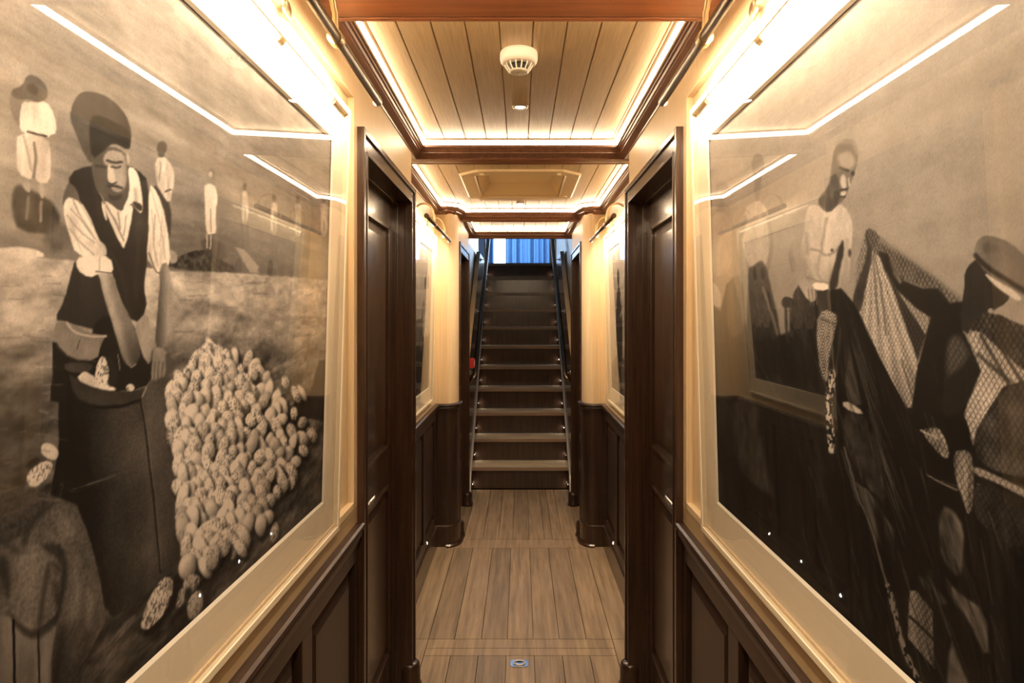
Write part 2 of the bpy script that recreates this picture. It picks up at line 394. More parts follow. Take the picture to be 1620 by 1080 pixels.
b = MB(); b.box((-.60, 5.56, 2.20), (.60, 5.62, 4.4)); struct(b.build('wall_upper_front', M['mahog']))

# escape hatch in the second bay
hx = empty('escape_hatch', (0, 3.78, CEIL)); tag(hx, 'cream escape hatch recessed in the planked ceiling, chamfered corners', 'ceiling hatch')
def octo(w, l, c, cy=3.74): return [(-w+c, cy-l), (w-c, cy-l), (w, cy-l+c), (w, cy+l-c), (w-c, cy+l), (-w+c, cy+l), (-w, cy+l-c), (-w, cy-l+c)]
b = MB(); DZ = .010
o1 = octo(.325, .42, .10); o2 = octo(.312, .407, .095); i1 = octo(.245, .31, .004); i2 = octo(.235, .30, .004)
n8 = lambda k: [(k*8+q_, k*8+(q_+1) % 8, k*8+8+(q_+1) % 8, k*8+8+q_) for q_ in range(8)]
vs = [(x, y, CEIL+.001) for x, y in o1]+[(x, y, CEIL-DZ) for x, y in o2]+[(x, y, CEIL-DZ) for x, y in i1]+[(x, y, CEIL+.004) for x, y in i2]
b.add(vs, n8(0)+n8(1)+n8(2)); b.build('flange', M['hatch'], hx, bevel=.002)
b = MB(); i3 = octo(.232, .297, .004); i4 = octo(.185, .235, .004)
b.add([(x, y, CEIL+.003) for x, y in i3]+[(x, y, CEIL+.07) for x, y in i4], n8(0)+[tuple(range(8, 16))])
b.build('lid', M['hatch'], hx)
for px_, py_ in ((-.20, 3.385), (.20, 3.385), (-.275, 4.0), (.275, 4.0)):
    b = MB(); b.lathe([(.0, -.006), (.010, -.005), (.013, 0), (.013, .003)], (px_, py_, CEIL-.010), n=16); b.build('screw', M['hatch'], hx)

# downlights; the overhead one is unseen, boosted to brighten lower walls and prints
for i, (y, lab) in enumerate(((2.34, 'small round downlight behind the smoke detector'), (3.13, 'small round downlight on the near side of the escape hatch'),
                              (4.30, 'small round downlight on the far side of the escape hatch'), (.75, 'unseen downlight in the ceiling bay overhead, boosted to light the lower walls'))):
    r = tag(empty('downlight', (0, y, CEIL)), lab, 'downlight', 'small ceiling downlights')
    b = MB(); b.lathe([(.019, .001), (.019, -.003), (.022, -.005), (.027, -.004), (.029, 0)], (0, y, CEIL), n=24); b.build('bezel', M['brass'], r)
    b = MB(); b.lathe([(.0, -.0015), (.019, -.0015)], (0, y, CEIL), n=24); b.build('lens', M['spot'], r)
    ld = bpy.data.lights.new('downlight_beam', 'SPOT'); ld.energy = 22 if y < 1 else (20 if y > 4 else 8); ld.color = (1, .84, .64); ld.spot_size = math.radians(140); ld.spot_blend = 1; ld.shadow_soft_size = .016
    lo = bpy.data.objects.new('downlight_beam', ld); C.objects.link(lo); lo.parent = r; lo.matrix_parent_inverse = Matrix.Translation(r.location).inverted(); lo.location = (0, y, CEIL-.008)

# smoke detector
SY = 1.86
sd = tag(empty('smoke_detector', (-.004, SY, CEIL)), 'white round smoke detector with slotted cage on the planked ceiling', 'smoke detector')
c0 = (-.004, SY, CEIL)
b = MB(); b.lathe([(.0, 0), (.050, 0), (.053, -.003), (.054, -.010), (.054, -.022), (.052, -.030), (.047, -.035), (.043, -.037), (.026, -.037), (.0, -.037)], c0, n=48); b.build('body', M['white'], sd)
b = MB(); b.lathe([(.0, -.036), (.026, -.037), (.021, -.054), (.0, -.054)], c0, n=32); b.build('sensor_core', M['black'], sd)
b = MB()
for k in range(14):
    a = 2*math.pi*k/14; ca_, sa_ = math.cos(a), math.sin(a)
    b.tube([(c0[0]+ca_*.040, SY+sa_*.040, CEIL-.034), (c0[0]+ca_*.037, SY+sa_*.037, CEIL-.044), (c0[0]+ca_*.027, SY+sa_*.027, CEIL-.057)], .0022, 6)
b.lathe([(.0, -.060), (.022, -.060), (.027, -.058), (.0275, -.055), (.0, -.055)], c0, n=32); b.build('cage', M['white'], sd)
b = MB(); b.lathe([(.0, -.0615), (.005, -.0612), (.006, -.059)], c0, n=16); b.build('indicator', M['steel'], sd)

# ---------------------------------------------------------------- stairs
R_, G_, Y0_ = .2013, .265, 5.70
ST = tag(empty('staircase', (0, Y0_, 0)), 'dark mahogany staircase with pale teak treads climbing to the deck', 'staircase')
for n in range(1, 12):
    yn = Y0_+G_*(n-1); z = R_*n
    b = MB(); b.box((-.432, yn+.02, z-R_+.0), (.432, yn+.04, z-.03)); 
    if n == 1: b.box((-.432, yn+.02, 0), (.432, yn+.04, .01))
    b.build('riser', M['mahog'], ST)
    b = MB(); yb = yn+G_+.02 if n < 11 else yn+G_
    b.m = 1; b.box((-.431, yn, z-.032), (.431, yn+.03, z-.0008))
    b.m = 0; b.box((-.431, yn+.0295, z-.028), (.431, yb, z-.004))
    g = .0015; xs_ = [-.431, -.33, -.231, -.12, -.008, .102, .212, .322, .431]
    b.box((-.431, yn+.001, z-.004), (.431, yn+.085, z)); b.m = 0
    for a, c in zip(xs_[:-1], xs_[1:]): b.box((a+g, yn+.087, z-.004), (c-g, yb-.002, z))
    b.build('tread', [M['tread'], M['nose']], ST, bevel=.0015)
def well(sx):
    # stringer side: dark panelling following the climb
    b = MB()
    f = lambda y, z, x: (sx*x, y, z)
    sl = R_/G_
    b.prism([(5.27, 0), (8.6, 0), (8.6, 2.21), (6.98, 2.21), (5.27, .99)], f, .432, .47)
    b.build('side_panel', M['mahog'], ST)
    b = MB(); b.prism([(5.27, .995), (6.98, 2.21), (6.98, 2.225), (5.27, 1.01)], f, .427, .47); b.build('sloping_cap', M['cream'], ST, bevel=.004)
    b = MB(); o = .265
    b.prism([(5.50, .03), (5.56, o-.10), (5.70, o-.0), (5.70+2.63, o+sl*2.63), (5.70+2.63, o+sl*2.63-.026), (5.715, o-.026), (5.58, o-.11), (5.525, .03)], f, .418, .433); b.build('metal_strip', M['steel'], ST, bevel=.002)
    for n in range(1, 12):
        y = Y0_+G_*(n-1); z = .067+R_*(n-1)
        r = tag(empty('step_light', (sx*.43, y-.01, z)), None, 'step light', 'step lights on the '+SIDE[sx]+' side of the stairs')
        ordw = ['lowest', 'second', 'third', 'fourth', 'fifth', 'sixth', 'seventh', 'eighth', 'ninth', 'tenth', 'topmost'][n-1]
        r['label'] = 'tiny round step light, %s one up the %s side of the stairs' % (ordw, SIDE[sx])
        b = MB(); b.lathe([(.0095, 0), (.0095, -sx*.003), (.006, -sx*.004)], (sx*.421, y-.012, z-.012), axis='x', n=16); b.build('bezel', M['chrome'], r)
        b = MB(); b.lathe([(0, -sx*.0035), (.0062, -sx*.0035)], (sx*.421, y-.012, z-.012), axis='x', n=16); b.build('lens', M['step'], r)
    # handrail
    r = tag(empty('handrail', (sx*.38, 5.56, 0)), 'dark glossy handrail on brackets up the %s side of the stairs' % SIDE[sx], 'handrail')
    A = Vector((sx*.383, 5.50, 1.02)); B = Vector((sx*.362, 7.13, 2.234)); B2 = B+(B-A)*.55
    b = MB(); b.tube([A+Vector((sx*.04, -.01, -.05)), A+Vector((sx*.02, -.03, -.03)), A+Vector((0, -.02, -.008)), A+(B-A)*.03, B, B2], .021, 16); b.build('rail', M['bronze'], r)
    for t in (.06, .5, .97):
        p = A+(B-A)*t; b = MB(); b.tube([p, p+Vector((0, 0, -.04)), p+Vector((sx*.02, 0, -.055)), (sx*.434, p.y, p.z-.055)], .006, 8); b.lathe([(.02, 0), (.02, -sx*.006), (.008, -sx*.01)], (sx*.432, p.y, p.z-.055), axis='x', n=16); b.build('bracket', M['chrome'], r)
for sx in (-1, 1): well(sx)
# well walls
b = MB(); b.box((-.62, 5.29, 0), (-.478, 8.6, 2.21)); struct(b.build('wall_stairwell_left', M['wellw']))
b = MB(); b.box((.478, 5.29, 0), (.60, 8.6, 4.4)); struct(b.build('wall_stairwell_right', M['wellw']))
# upper deck room
b = MB(); b.box((-2.4, 8.60, 2.10), (1.9, 11.6, 2.21)); b.box((-2.4, 5.3, 2.10), (-.60, 8.6, 2.209)); struct(b.build('floor_upper', M['deck']))
b = MB(); b.box((-2.5, 5.3, 4.4), (2, 11.7, 4.5)); struct(b.build('ceiling_upper', M['upw']))
b = MB(); b.box((-2.5, 5.3, 2.2), (-2.4, 11.7, 4.4)); b.box((-2.4, 5.2, 2.2), (-.6, 5.3, 4.4)); struct(b.build('wall_upper_left', M['upw']))
b = MB(); b.box((1.9, 8.6, 2.2), (2.0, 11.7, 4.4)); b.box((.60, 8.5, 2.2), (1.95, 8.6, 4.4)); struct(b.build('wall_upper_right', M['upw']))
# back wall with wide windows
b = MB(); b.box((-2.4, 11.3, 2.2), (1.9, 11.4, 2.30)); b.box((-2.4, 11.3, 4.0), (1.9, 11.4, 4.4))
for x0, x1 in ((-2.4, -.89), (-.73, -.50), (.52, .75), (1.7, 1.9)): b.box((x0, 11.3, 2.29), (x1, 11.4, 4.01))
struct(b.build('wall_upper_back', M['upw']))
b = MB(); b.box((.50, 11.22, 2.21), (.62, 11.30, 4.1)); struct(b.build('trim_41', M['corn']))
for sx in (-1, 1):
    r = tag(empty('stanchion', (sx*.475, 8.66, 2.21)), 'steel handrail stanchion at the %s of the stair head' % SIDE[sx], 'stanchion')
    b = MB(); b.tube([(sx*.475, 8.66, 2.22), (sx*.475, 8.66, 3.1)], .016, 16); b.build('post', M['steel'], r)
    b = MB(); b.lathe([(0, .012), (.036, .012), (.04, .008), (.04, 0)], (sx*.475, 8.66, 2.21), n=24); b.build('base_flange', M['steel'], r)
b = MB(); b.box((-2.4, 11.42, 2.2), (1.9, 11.44, 4.2)); o = b.build('window_1', M['daylight']); struct(o)
# curtains: one gathered curtain per side of the bright gap
def curtain(x0, x1, lab, ph):
    n = int((x1-x0)/.008); pts = []
    for i in range(n+1):
        x = x0+(x1-x0)*i/n; pts.append((x, 11.12+.05*math.sin(x*52+ph)+.03*math.sin(x*83+ph*2)+.02*math.sin(x*17)))
    b = MB(); vs = [(x, y, 2.225) for x, y in pts]+[(x, y, 4.1) for x, y in pts]
    b.add(vs, [(i, i+1, n+2+i, n+1+i) for i in range(n)], True)
    tag(b.build('curtain', M['curtain'], fix=False), lab, 'curtain', 'curtains on the upper deck')
curtain(-.25, .50, 'wide blue-lit curtain hanging behind the top of the stairs', 0.4)
curtain(-.62, -.45, 'narrow blue-lit curtain at the left of the bright window gap', 1.3)
# ---------------------------------------------------------------- pictures
TB, TT, ZB, ZT = .440, .412, .985, 2.006      # picture front: distance from the middle at the bottom and the top
def front_x(z): return TB+(TT-TB)*(z-ZB)/(ZT-ZB)
def picture(sx, yn, yf, off, name, label, painter, res=(430, 620)):
    """off: extra distance of the wall from the corridor axis"""
    root = tag(empty('framed_photograph', (sx*(TB+off), (yn+yf)/2, ZB)), label, 'framed photograph', 'large framed photographs on the corridor walls')
    def P(y, z, d=0): return (sx*(front_x(z)+off+d), y, z)
    def ring(b, ya, yb, za, zb, w, d0, d1):
        for p0, p1, q0, q1 in ((ya, yb, za, za+w), (ya, yb, zb-w, zb), (ya, ya+w, za+w, zb-w), (yb-w, yb, za+w, zb-w)):
            vs = [P(p0, q0, d0), P(p1, q0, d0), P(p1, q1, d0), P(p0, q1, d0), P(p0, q0, d1), P(p1, q0, d1), P(p1, q1, d1), P(p0, q1, d1)]
            b.add(vs, [(0,1,2,3),(7,6,5,4),(0,4,5,1),(1,5,6,2),(2,6,7,3),(3,7,4,0)])
    b = MB(); ring(b, yn, yf, ZB, ZT, .014, 0, .026)
    vs = [P(yn+.01, ZB+.01, .024), P(yf-.01, ZB+.01, .024), P(yf-.01, ZT-.01, .024), P(yn+.01, ZT-.01, .024)]; b.add(vs, [(0,1,2,3)])
    b.build('frame', M['frame'], root, bevel=.0015)
    ya, yb, za, zb = yn+.10, yf-.10, 1.083, 1.907      # print opening
    b = MB(); o = [P(yn+.013, ZB+.013, .012), P(yf-.013, ZB+.013, .012), P(yf-.013, ZT-.013, .012), P(yn+.013, ZT-.013, .012)]; e = .005
    i = [P(ya-e, za-e, .012), P(yb+e, za-e, .012), P(yb+e, zb+e, .012), P(ya-e, zb+e, .012)]; i2 = [P(ya, za, .0155), P(yb, za, .0155), P(yb, zb, .0155), P(ya, zb, .0155)]
    b.add(o+i, [(0,1,5,4),(1,2,6,5),(2,3,7,6),(3,0,4,7)]); b.m = 1; b.add(i+i2, [(0,1,5,4),(1,2,6,5),(2,3,7,6),(3,0,4,7)])
    b.build('mat_board', [M['matb'], M['matb2']], root)
    # photographic print
    nu, nv = res; e = .004
    u = 1/np.linspace(1/(ya-e), 1/(yb+e), nu); v = np.linspace(za-e, zb+e, nv)
    Yg, Zg = np.meshgrid(u, v); Xg = sx*(TB+(TT-TB)*(Zg-ZB)/(ZT-ZB)+off+.017)
    co = np.stack([Xg, Yg, Zg], -1).reshape(-1, 3)
    idx = np.arange(nu*nv).reshape(nv, nu); q = np.stack([idx[:-1, :-1], idx[:-1, 1:], idx[1:, 1:], idx[1:, :-1]], -1).reshape(-1, 4)
    if sx > 0: q = q[:, ::-1]
    me = bpy.data.meshes.new('print'); me.vertices.add(len(co)); me.vertices.foreach_set('co', co.ravel())
    me.loops.add(q.size); me.loops.foreach_set('vertex_index', q.ravel()); me.polygons.add(len(q)); me.polygons.foreach_set('loop_start', np.arange(0, q.size, 4)); me.update(calc_edges=True)
    # tracing coordinates of every point of the print
    Xf = (TB+(TT-TB)*(Zg-ZB)/(ZT-ZB))+off+.017
    tx = 823+sx*1030*Xf/Yg; ty = 504-1030*(Zg-1.5)/Yg
    g = painter(tx, ty, Yg, Zg)
    tone = np.clip(g, 0, 1)
    rgb = np.stack([tone, tone*.90, tone*.80], -1)
    ca = me.color_attributes.new('tone', 'FLOAT_COLOR', 'POINT'); ca.data.foreach_set('color', np.concatenate([rgb, np.ones_like(rgb[..., :1])], -1).astype(np.float32).ravel())
    me.materials.append(M['print']); o = bpy.data.objects.new('print', me); C.objects.link(o); o.parent = root; o.matrix_parent_inverse = Matrix.Translation(root.location).inverted()
    b = MB(); b.add([P(yn+.012, ZB+.012, .0015), P(yf-.012, ZB+.012, .0015), P(yf-.012, ZT-.012, .0015), P(yn+.012, ZT-.012, .0015)], [(0, 1, 2, 3) if sx < 0 else (3, 2, 1, 0)]); b.build('glass_pane', M['glass'], root, fix=False)
    return root
def print_mat():
    m = mat('photo_paper', (.5, .4, .3), .55, spec=.2); nt = m.node_tree; a = nt.nodes.new('ShaderNodeAttribute'); a.attribute_name = 'tone'
    nt.links.new(a.outputs['Color'], nt.nodes['Principled BSDF'].inputs['Base Color']); return m
M['print'] = print_mat()

def picture_light(sx, xc, z, y0, y1, arms, label):
    r = tag(empty('picture_light', (sx*xc, (y0+y1)/2, z)), label, 'picture light', 'brass picture lights')
    rad = .0125
    b = MB(); b.lathe([(0, 0)], (0, 0, 0)) if False else None
    # shade: three-quarter tube, open towards the picture
    n = 20; a0 = math.radians(-95); a1 = math.radians(165); vs = []; fs = []
    for yy in (y0, y1):
        for rr in (rad, rad-.002):
            for k in range(n+1):
                t = a0+(a1-a0)*k/n   # angle measured from the corridor side, up positive
                vs.append((sx*xc-sx*rr*math.cos(t), yy, z+rr*math.sin(t)))
    m_ = n+1
    for k in range(n):
        fs += [(k, k+1, 2*m_+k+1, 2*m_+k), (m_+k, 3*m_+k, 3*m_+k+1, m_+k+1), (k, m_+k, m_+k+1, k+1), (2*m_+k, 2*m_+k+1, 3*m_+k+1, 3*m_+k)]
    b = MB(); b.add(vs, fs, True)
    for yy in (y0, y1-.004): b.prism([(rad*math.cos(2*math.pi*k/20), rad*math.sin(2*math.pi*k/20)) for k in range(20)], lambda a, c, t: (sx*xc+a, t, z+c), yy, yy+.004)
    b.build('lamp_tube', M['bronze'], r)
    b = MB(); t0, t1 = math.radians(-100), math.radians(170)
    p0 = (sx*xc-sx*(rad-.003)*math.cos(t0), z+(rad-.003)*math.sin(t0)); p1 = (sx*xc-sx*(rad-.003)*math.cos(t1), z+(rad-.003)*math.sin(t1))
    # lamp strip lies on the chord of the opening, facing down and to the picture
    vs = [(p0[0], y0+.01, p0[1]), (p0[0], y1-.01, p0[1]), (p1[0], y1-.01, p1[1]), (p1[0], y0+.01, p1[1])]
    b.add(vs, [(0, 1, 2, 3)]); b.build('led_strip', M['lampled' if xc < .4 else 'lampled2'], r, fix=False)
    wall = .452 if xc < .4 else .56
    for ya in arms:
        R = (wall-xc)/2; pts = []
        pts.append((sx*xc, ya, z+.008)); pts.append((sx*(xc+.002), ya, z+.05))
        for k in range(11):
            t = math.pi*k/10*.95; pts.append((sx*(xc+.004+R*(1-math.cos(t))), ya, z+.055+R*1.05*math.sin(t)))
        pts.append((sx*(wall-.001), ya, z+.055))
        b = MB(); b.tube(pts, .0058, 10); arm = b.build('arm', M['brass'], r)
        b = MB(); b.tube([(sx*xc, ya-.012, z), (sx*xc, ya+.012, z)], rad+.0025, 18); b.build('collar', M['brass'], r, bevel=.001)
        b = MB(); b.lathe([(.0, -sx*.008), (.014, -sx*.007), (.019, -sx*.003), (.02, 0)], (sx*wall, ya, z+.055), axis='x', n=20); b.build('wall_rose', M['brass'], arm)
picture_light(-1, .355, 2.04, .36, 1.62, (.70, 1.255), 'brass picture light over the sponge seller photograph, nearest on the left')
picture_light(1, .355, 2.04, .36, 1.62, (.70, 1.255), 'brass picture light over the fishing net photograph, nearest on the right')
picture_light(-1, .455, 2.0, 3.16, 4.18, (3.45, 3.92), 'small far picture light on the left wall beyond the door')
picture_light(1, .455, 2.0, 3.16, 4.18, (3.45, 3.92), 'small far picture light on the right wall beyond the door')

# baseboard lights
for sx in (-1, 1):
    for y, wd in ((3.0, 'nearest'), (3.42, 'middle'), (3.86, 'farthest')):
        r = tag(empty('baseboard_light', (sx*.545, y, .17)), 'tiny round light low on the %s wainscot, %s of three' % (SIDE[sx], wd), 'baseboard light', 'lights low on the %s wainscot' % SIDE[sx])
        b = MB(); b.lathe([(.011, 0), (.011, -sx*.004), (.0065, -sx*.005)], (sx*.555, y, .17), axis='x', n=16); b.build('bezel', M['chrome'], r)
        b = MB(); b.lathe([(0, -sx*.0045), (.007, -sx*.0045)], (sx*.555, y, .17), axis='x', n=16); b.build('lens', M['step2'], r)
# ---------------------------------------------------------------- what the photographic prints show
def hash2(i, j, s):
    h = (i*374761393+j*668265263+s*974634777) & 0xffffffff
    h = ((h ^ (h >> 13))*1274126177) & 0xffffffff
    return ((h ^ (h >> 16)) & 0xffff)/65535.
def vnoise(x, y, s=0):
    i = np.floor(x).astype(np.int64); j = np.floor(y).astype(np.int64); f = x-i; g = y-j; f = f*f*(3-2*f); g = g*g*(3-2*g)
    return (hash2(i, j, s)*(1-f)+hash2(i+1, j, s)*f)*(1-g)+(hash2(i, j+1, s)*(1-f)+hash2(i+1, j+1, s)*f)*g
def fnoise(x, y, s=0, o=4):
    r = 0; a = .5; t = 0
    for k in range(o): r = r+a*vnoise(x*2**k, y*2**k, s+k); t += a; a *= .55
    return r/t-.5
def chaikin(p, n=2, closed=True):
    p = np.array(p, float)
    for _ in range(n):
        q = np.roll(p, -1, 0) if closed else p[1:]; a = p if closed else p[:-1]
        r = np.empty((len(a)*2, 2)); r[0::2] = .75*a+.25*q; r[1::2] = .25*a+.75*q
        p = r if closed else np.vstack([p[:1], r, p[-1:]])
    return p
class Paint:
    def __init__(s, tx, ty, Y, Z, base):
        s.x = tx+2.6*fnoise(Y*40, Z*48, 91)+1.2*fnoise(Y*120, Z*120, 95); s.y = ty+2.6*fnoise(Y*40, Z*48, 92); s.Y, s.Z = Y, Z; s.g = np.full(tx.shape, float(base))
    def put(s, sl, a, t):
        s.g[sl] = s.g[sl]*(1-a)+t*a
    def box(s, x0, y0, x1, y1, m=6):
        k = (s.x > x0-m) & (s.x < x1+m) & (s.y > y0-m) & (s.y < y1+m)
        r = np.where(k.any(1))[0]; c = np.where(k.any(0))[0]
        if len(r) == 0: return None
        return (slice(r[0], r[-1]+1), slice(c[0], c[-1]+1))
    def seg(s, sl, p, closed):
        X = s.x[sl]; Yv = s.y[sl]; d = np.full(X.shape, 1e9); ins = np.zeros(X.shape, bool)
        n = len(p)
        for i in range(n if closed else n-1):
            ax, ay = p[i]; bx, by = p[(i+1) % n]; ex, ey = bx-ax, by-ay; L = ex*ex+ey*ey+1e-9
            t = np.clip(((X-ax)*ex+(Yv-ay)*ey)/L, 0, 1); d = np.minimum(d, (X-ax-t*ex)**2+(Yv-ay-t*ey)**2)
            if closed and ay != by: ins ^= ((ay > Yv) != (by > Yv)) & (X < (bx-ax)*(Yv-ay)/(by-ay)+ax)
        return np.sqrt(d), ins
    def tone(s, sl, t): return t(s.x[sl], s.y[sl], s.Y[sl], s.Z[sl]) if callable(t) else t
    def poly(s, p, t, f=1.4, a=1, sm=1, n=0.0, ns=(60, 60), net=0):
        if sm: p = chaikin(p, sm)
        p = np.array(p, float); sl = s.box(p[:, 0].min(), p[:, 1].min(), p[:, 0].max(), p[:, 1].max(), f+1)
        if sl is None: return
        d, ins = s.seg(sl, p, True); al = np.clip(.5+np.where(ins, d, -d)/(2*f), 0, 1)*a
        v = s.tone(sl, t)+0*s.x[sl]
        if n: v = v+n*fnoise(s.Y[sl]*ns[0], s.Z[sl]*ns[1], 7)
        if net:
            m = 2*math.pi/.0075; u, w = s.Y[sl]+.006*fnoise(s.Y[sl]*14, s.Z[sl]*14, 3), s.Z[sl]+.02*fnoise(s.Y[sl]*8, s.Z[sl]*8, 5)
            k = np.maximum(np.cos((u+w*.8)*m), np.cos((u-w*.8)*m)); v = v-net*np.clip((k-.45)/.4, 0, 1)
        s.put(sl, al, v)
    def line(s, p, t, w=2, f=1.0, a=1, sm=1):
        if sm: p = chaikin(p, sm, False)
        p = np.array(p, float); sl = s.box(p[:, 0].min(), p[:, 1].min(), p[:, 0].max(), p[:, 1].max(), w+f)
        if sl is None: return
        d, _ = s.seg(sl, p, False); s.put(sl, np.clip(.5+(w/2-d)/(2*f), 0, 1)*a, s.tone(sl, t))
    def ell(s, cx, cy, rx, ry, ang, t, f=1.2, a=1, ball=0.0, spk=0.0):
        R = max(rx, ry); sl = s.box(cx-R, cy-R, cx+R, cy+R, 2)
        if sl is None: return
        X = s.x[sl]-cx; Yv = s.y[sl]-cy; c, q = math.cos(ang), math.sin(ang); u = (X*c+Yv*q)/rx; v = (-X*q+Yv*c)/ry; r = np.sqrt(u*u+v*v)
        al = np.clip(.5+(1-r)*min(rx, ry)/(2*f), 0, 1)*a
        tt = s.tone(sl, t)+0*X
        if ball: tt = tt-ball*np.clip((X*.75+Yv*.55)/R, -.35, 1)-ball*.6*np.clip(r-.55, 0, 1)
        if spk: tt = tt-spk*(vnoise(s.Y[sl]*420, s.Z[sl]*330, 11) > .66)
        s.put(sl, al, tt)
    def out(s, gain=1.0, hi=.80, blot=.14):
        m = fnoise(s.Y*30, s.Z*30, 51)*blot*1.4+fnoise(s.Y*9, s.Z*9, 61)*blot+(vnoise(s.Y*900, s.Z*700, 71)-.5)*.10
        s.g = s.g*(1+m)
        g = np.clip(s.g, .03, 1); return np.clip(1.75*g**2.6*gain, .006, hi)
GAINL = 1.0

def paint_sponges(tx, ty, Y, Z):
    P = Paint(tx, ty, Y, Z, .5); q = P.poly
    sea = lambda x, y, u, v: .44+.07*np.clip((300-x)/300, 0, 1)+.16*fnoise(u*9, v*55, 2)+.06*fnoise(u*40, v*200, 4)-.10*np.clip((y-290)/120, 0, 1)
    P.g[:] = sea(tx, ty, Y, Z)
    def ground(x, y, u, v):
        n1 = fnoise(u*7+v*3, v*26-u*3, 21); n2 = fnoise(u*60, v*120, 23)
        b = np.interp(y, [395, 430, 500, 560, 700, 850, 1080], [.62, .60, .50, .38, .31, .25, .20])
        return b+.52*n1*np.interp(y, [400, 700, 1080], [1, .9, .7])+.22*n2+.5*np.clip(fnoise(u*5+v*2, v*60-u*8, 27)-.12, 0, 1)
    q([(-60, 404), (20, 402), (90, 410), (270, 428), (400, 433), (560, 446), (560, 1200), (-60, 1200)], ground, sm=0, f=2)
    q([(-40, 396), (0, 392), (40, 390), (68, 398), (70, 408), (-40, 410)], .66, n=.15)
    q([(270, 432), (330, 445), (420, 470), (505, 470), (505, 500), (420, 515), (330, 470), (290, 480)], .68, a=.6, f=5, n=.4, ns=(30, 90))
    q([(420, 480), (505, 470), (505, 550), (440, 540)], .5, a=.5, f=6, n=.5, ns=(30, 120))
    # boy with a broad hat, far left
    q([(14, 150), (31, 150), (36, 190), (29, 203), (16, 176)], .40, a=.8)
    q([(30, 205), (31, 182), (35, 160), (47, 162), (72, 158), (86, 182), (90, 211), (80, 213), (76, 219), (43, 212)], lambda x, y, u, v: .70+.3*fnoise(u*80, v*20, 1))
    q([(28, 208), (77, 217), (81, 251), (79, 289), (58, 289), (53, 272), (50, 286), (28, 274), (25, 239)], lambda x, y, u, v: .62+.34*fnoise(u*60, v*15, 2))
    P.line([(43, 208), (60, 213), (74, 216)], .2, 3.5); P.line([(54, 226), (57, 250), (53, 280)], .36, 4, 2); P.line([(36, 215), (44, 240), (50, 270)], .5, 3, 2)
    q([(18, 141), (36, 136), (43, 119), (55, 118), (69, 129), (76, 146), (72, 158), (58, 163), (47, 157), (30, 158), (18, 152)], .33, n=.1); q([(42, 134), (52, 130), (62, 142), (56, 152), (44, 145)], .22, a=.8, f=2)
    q([(20, 296), (34, 291), (70, 312), (84, 320), (97, 348), (88, 372), (29, 366), (18, 334)], .25, n=.2, f=3)
    q([(35, 288), (47, 288), (49, 306), (38, 300)], .52); q([(61, 290), (70, 290), (70, 315), (63, 312)], .52); P.line([(45, 312), (42, 345)], .42, 4, 2); P.line([(66, 320), (64, 350)], .45, 4, 2)
    q([(80, 350), (140, 365), (140, 400), (60, 395)], .3, a=.6, f=5, n=.2)
    # standing youth with cap and the paler figures in the shallows
    q([(244, 290), (256, 303), (271, 325), (270, 382), (263, 372), (260, 330), (246, 310)], .22)
    q([(246, 251), (259, 246), (272, 262), (277, 283), (273, 300), (269, 324), (256, 306), (247, 288)], lambda x, y, u, v: .68+.34*fnoise(u*90, v*30, 1)); P.ell(255.5, 233, 8, 10, .2, .26); q([(250, 238), (260, 238), (259, 249), (250, 249)], .3); P.line([(254, 257), (252, 285)], .5, 2); P.line([(262, 303), (270, 300)], .3, 3)
    P.ell(334, 274, 5.5, 8, 0, .36); P.ell(332.5, 276, 3, 5, 0, .55)
    q([(322, 294), (332, 290), (342, 297), (345, 318), (341, 330), (343, 368), (334, 370), (326, 370), (324, 320)], .68); P.line([(322, 297), (321, 318)], .46, 3); P.line([(333, 330), (334, 366)], .45, 1.6)
    q([(316, 382), (325, 377), (350, 380), (359, 396), (358, 412), (335, 412), (320, 396)], .26, n=.15, f=2); P.line([(327, 370), (328, 392)], .55, 2.4); P.line([(334, 370), (333, 394)], .55, 2.4)
    q([(266, 413), (286, 405), (308, 396), (326, 396), (350, 411), (374, 424), (374, 432), (266, 424)], .20, n=.35, ns=(120, 200)); q([(268, 392), (282, 402), (280, 416), (268, 416)], .5, n=.2)
    q([(372, 391), (396, 431), (371, 431)], .36, sm=0); q([(372, 391), (386, 394), (420, 433), (395, 431)], .52, sm=0)
    for x, y0, y1 in ((383, 352, 392), (391, 352, 392), (430, 368, 414), (436, 368, 414), (468, 364, 414), (474, 364, 414), (511, 358, 392)): P.line([(x, y0), (x+1, (y0+y1)/2), (x+1, y1)], .34, 3, 1.4)
    for x, y0 in ((387, 318), (433, 336), (471, 338), (512, 338)):
        q([(x-5, y0-14), (x, y0-17), (x+5, y0-13), (x+6, y0+4), (x+4, y0+36), (x-4, y0+36), (x-5, y0+4)], .56, n=.3, f=1.4); P.ell(x, y0-23, 3, 5.5, 0, .28); P.line([(x+.5, y0+12), (x, y0+36)], .38, 1.4); P.line([(x-5, y0-10), (x-6.5, y0+8)], .40, 2)
    for x, y, a_, b_ in ((415, 427, 6, 7), (430, 429, 8, 6), (446, 427, 5, 8), (468, 430, 9, 5)): P.ell(x, y, a_, b_, 0, .3, f=2)
    # far dark boat at the right edge
    q([(505, 570), (520, 570), (518, 668), (466, 657), (461, 642), (491, 620)], .14, sm=0, f=2)
    # dark far leg of the man and the shadow by the sack
    q([(83, 540), (83, 602), (80, 610), (80, 634), (93, 637), (93, 700), (80, 782), (125, 800), (190, 720), (190, 560)], .12, sm=0)
    # the man: body, trousers, sleeves, arms
    q([(119, 408), (123, 427), (141, 439), (159, 432), (184, 508), (172, 530), (106, 508), (86, 506), (102, 474), (111, 442)], .18)
    q([(150, 500), (200, 500), (242, 560), (242, 606), (200, 622), (140, 604), (140, 560)], .10)
    q([(232, 490), (241, 537), (238, 582), (224, 558), (210, 514)], .50, n=.12)
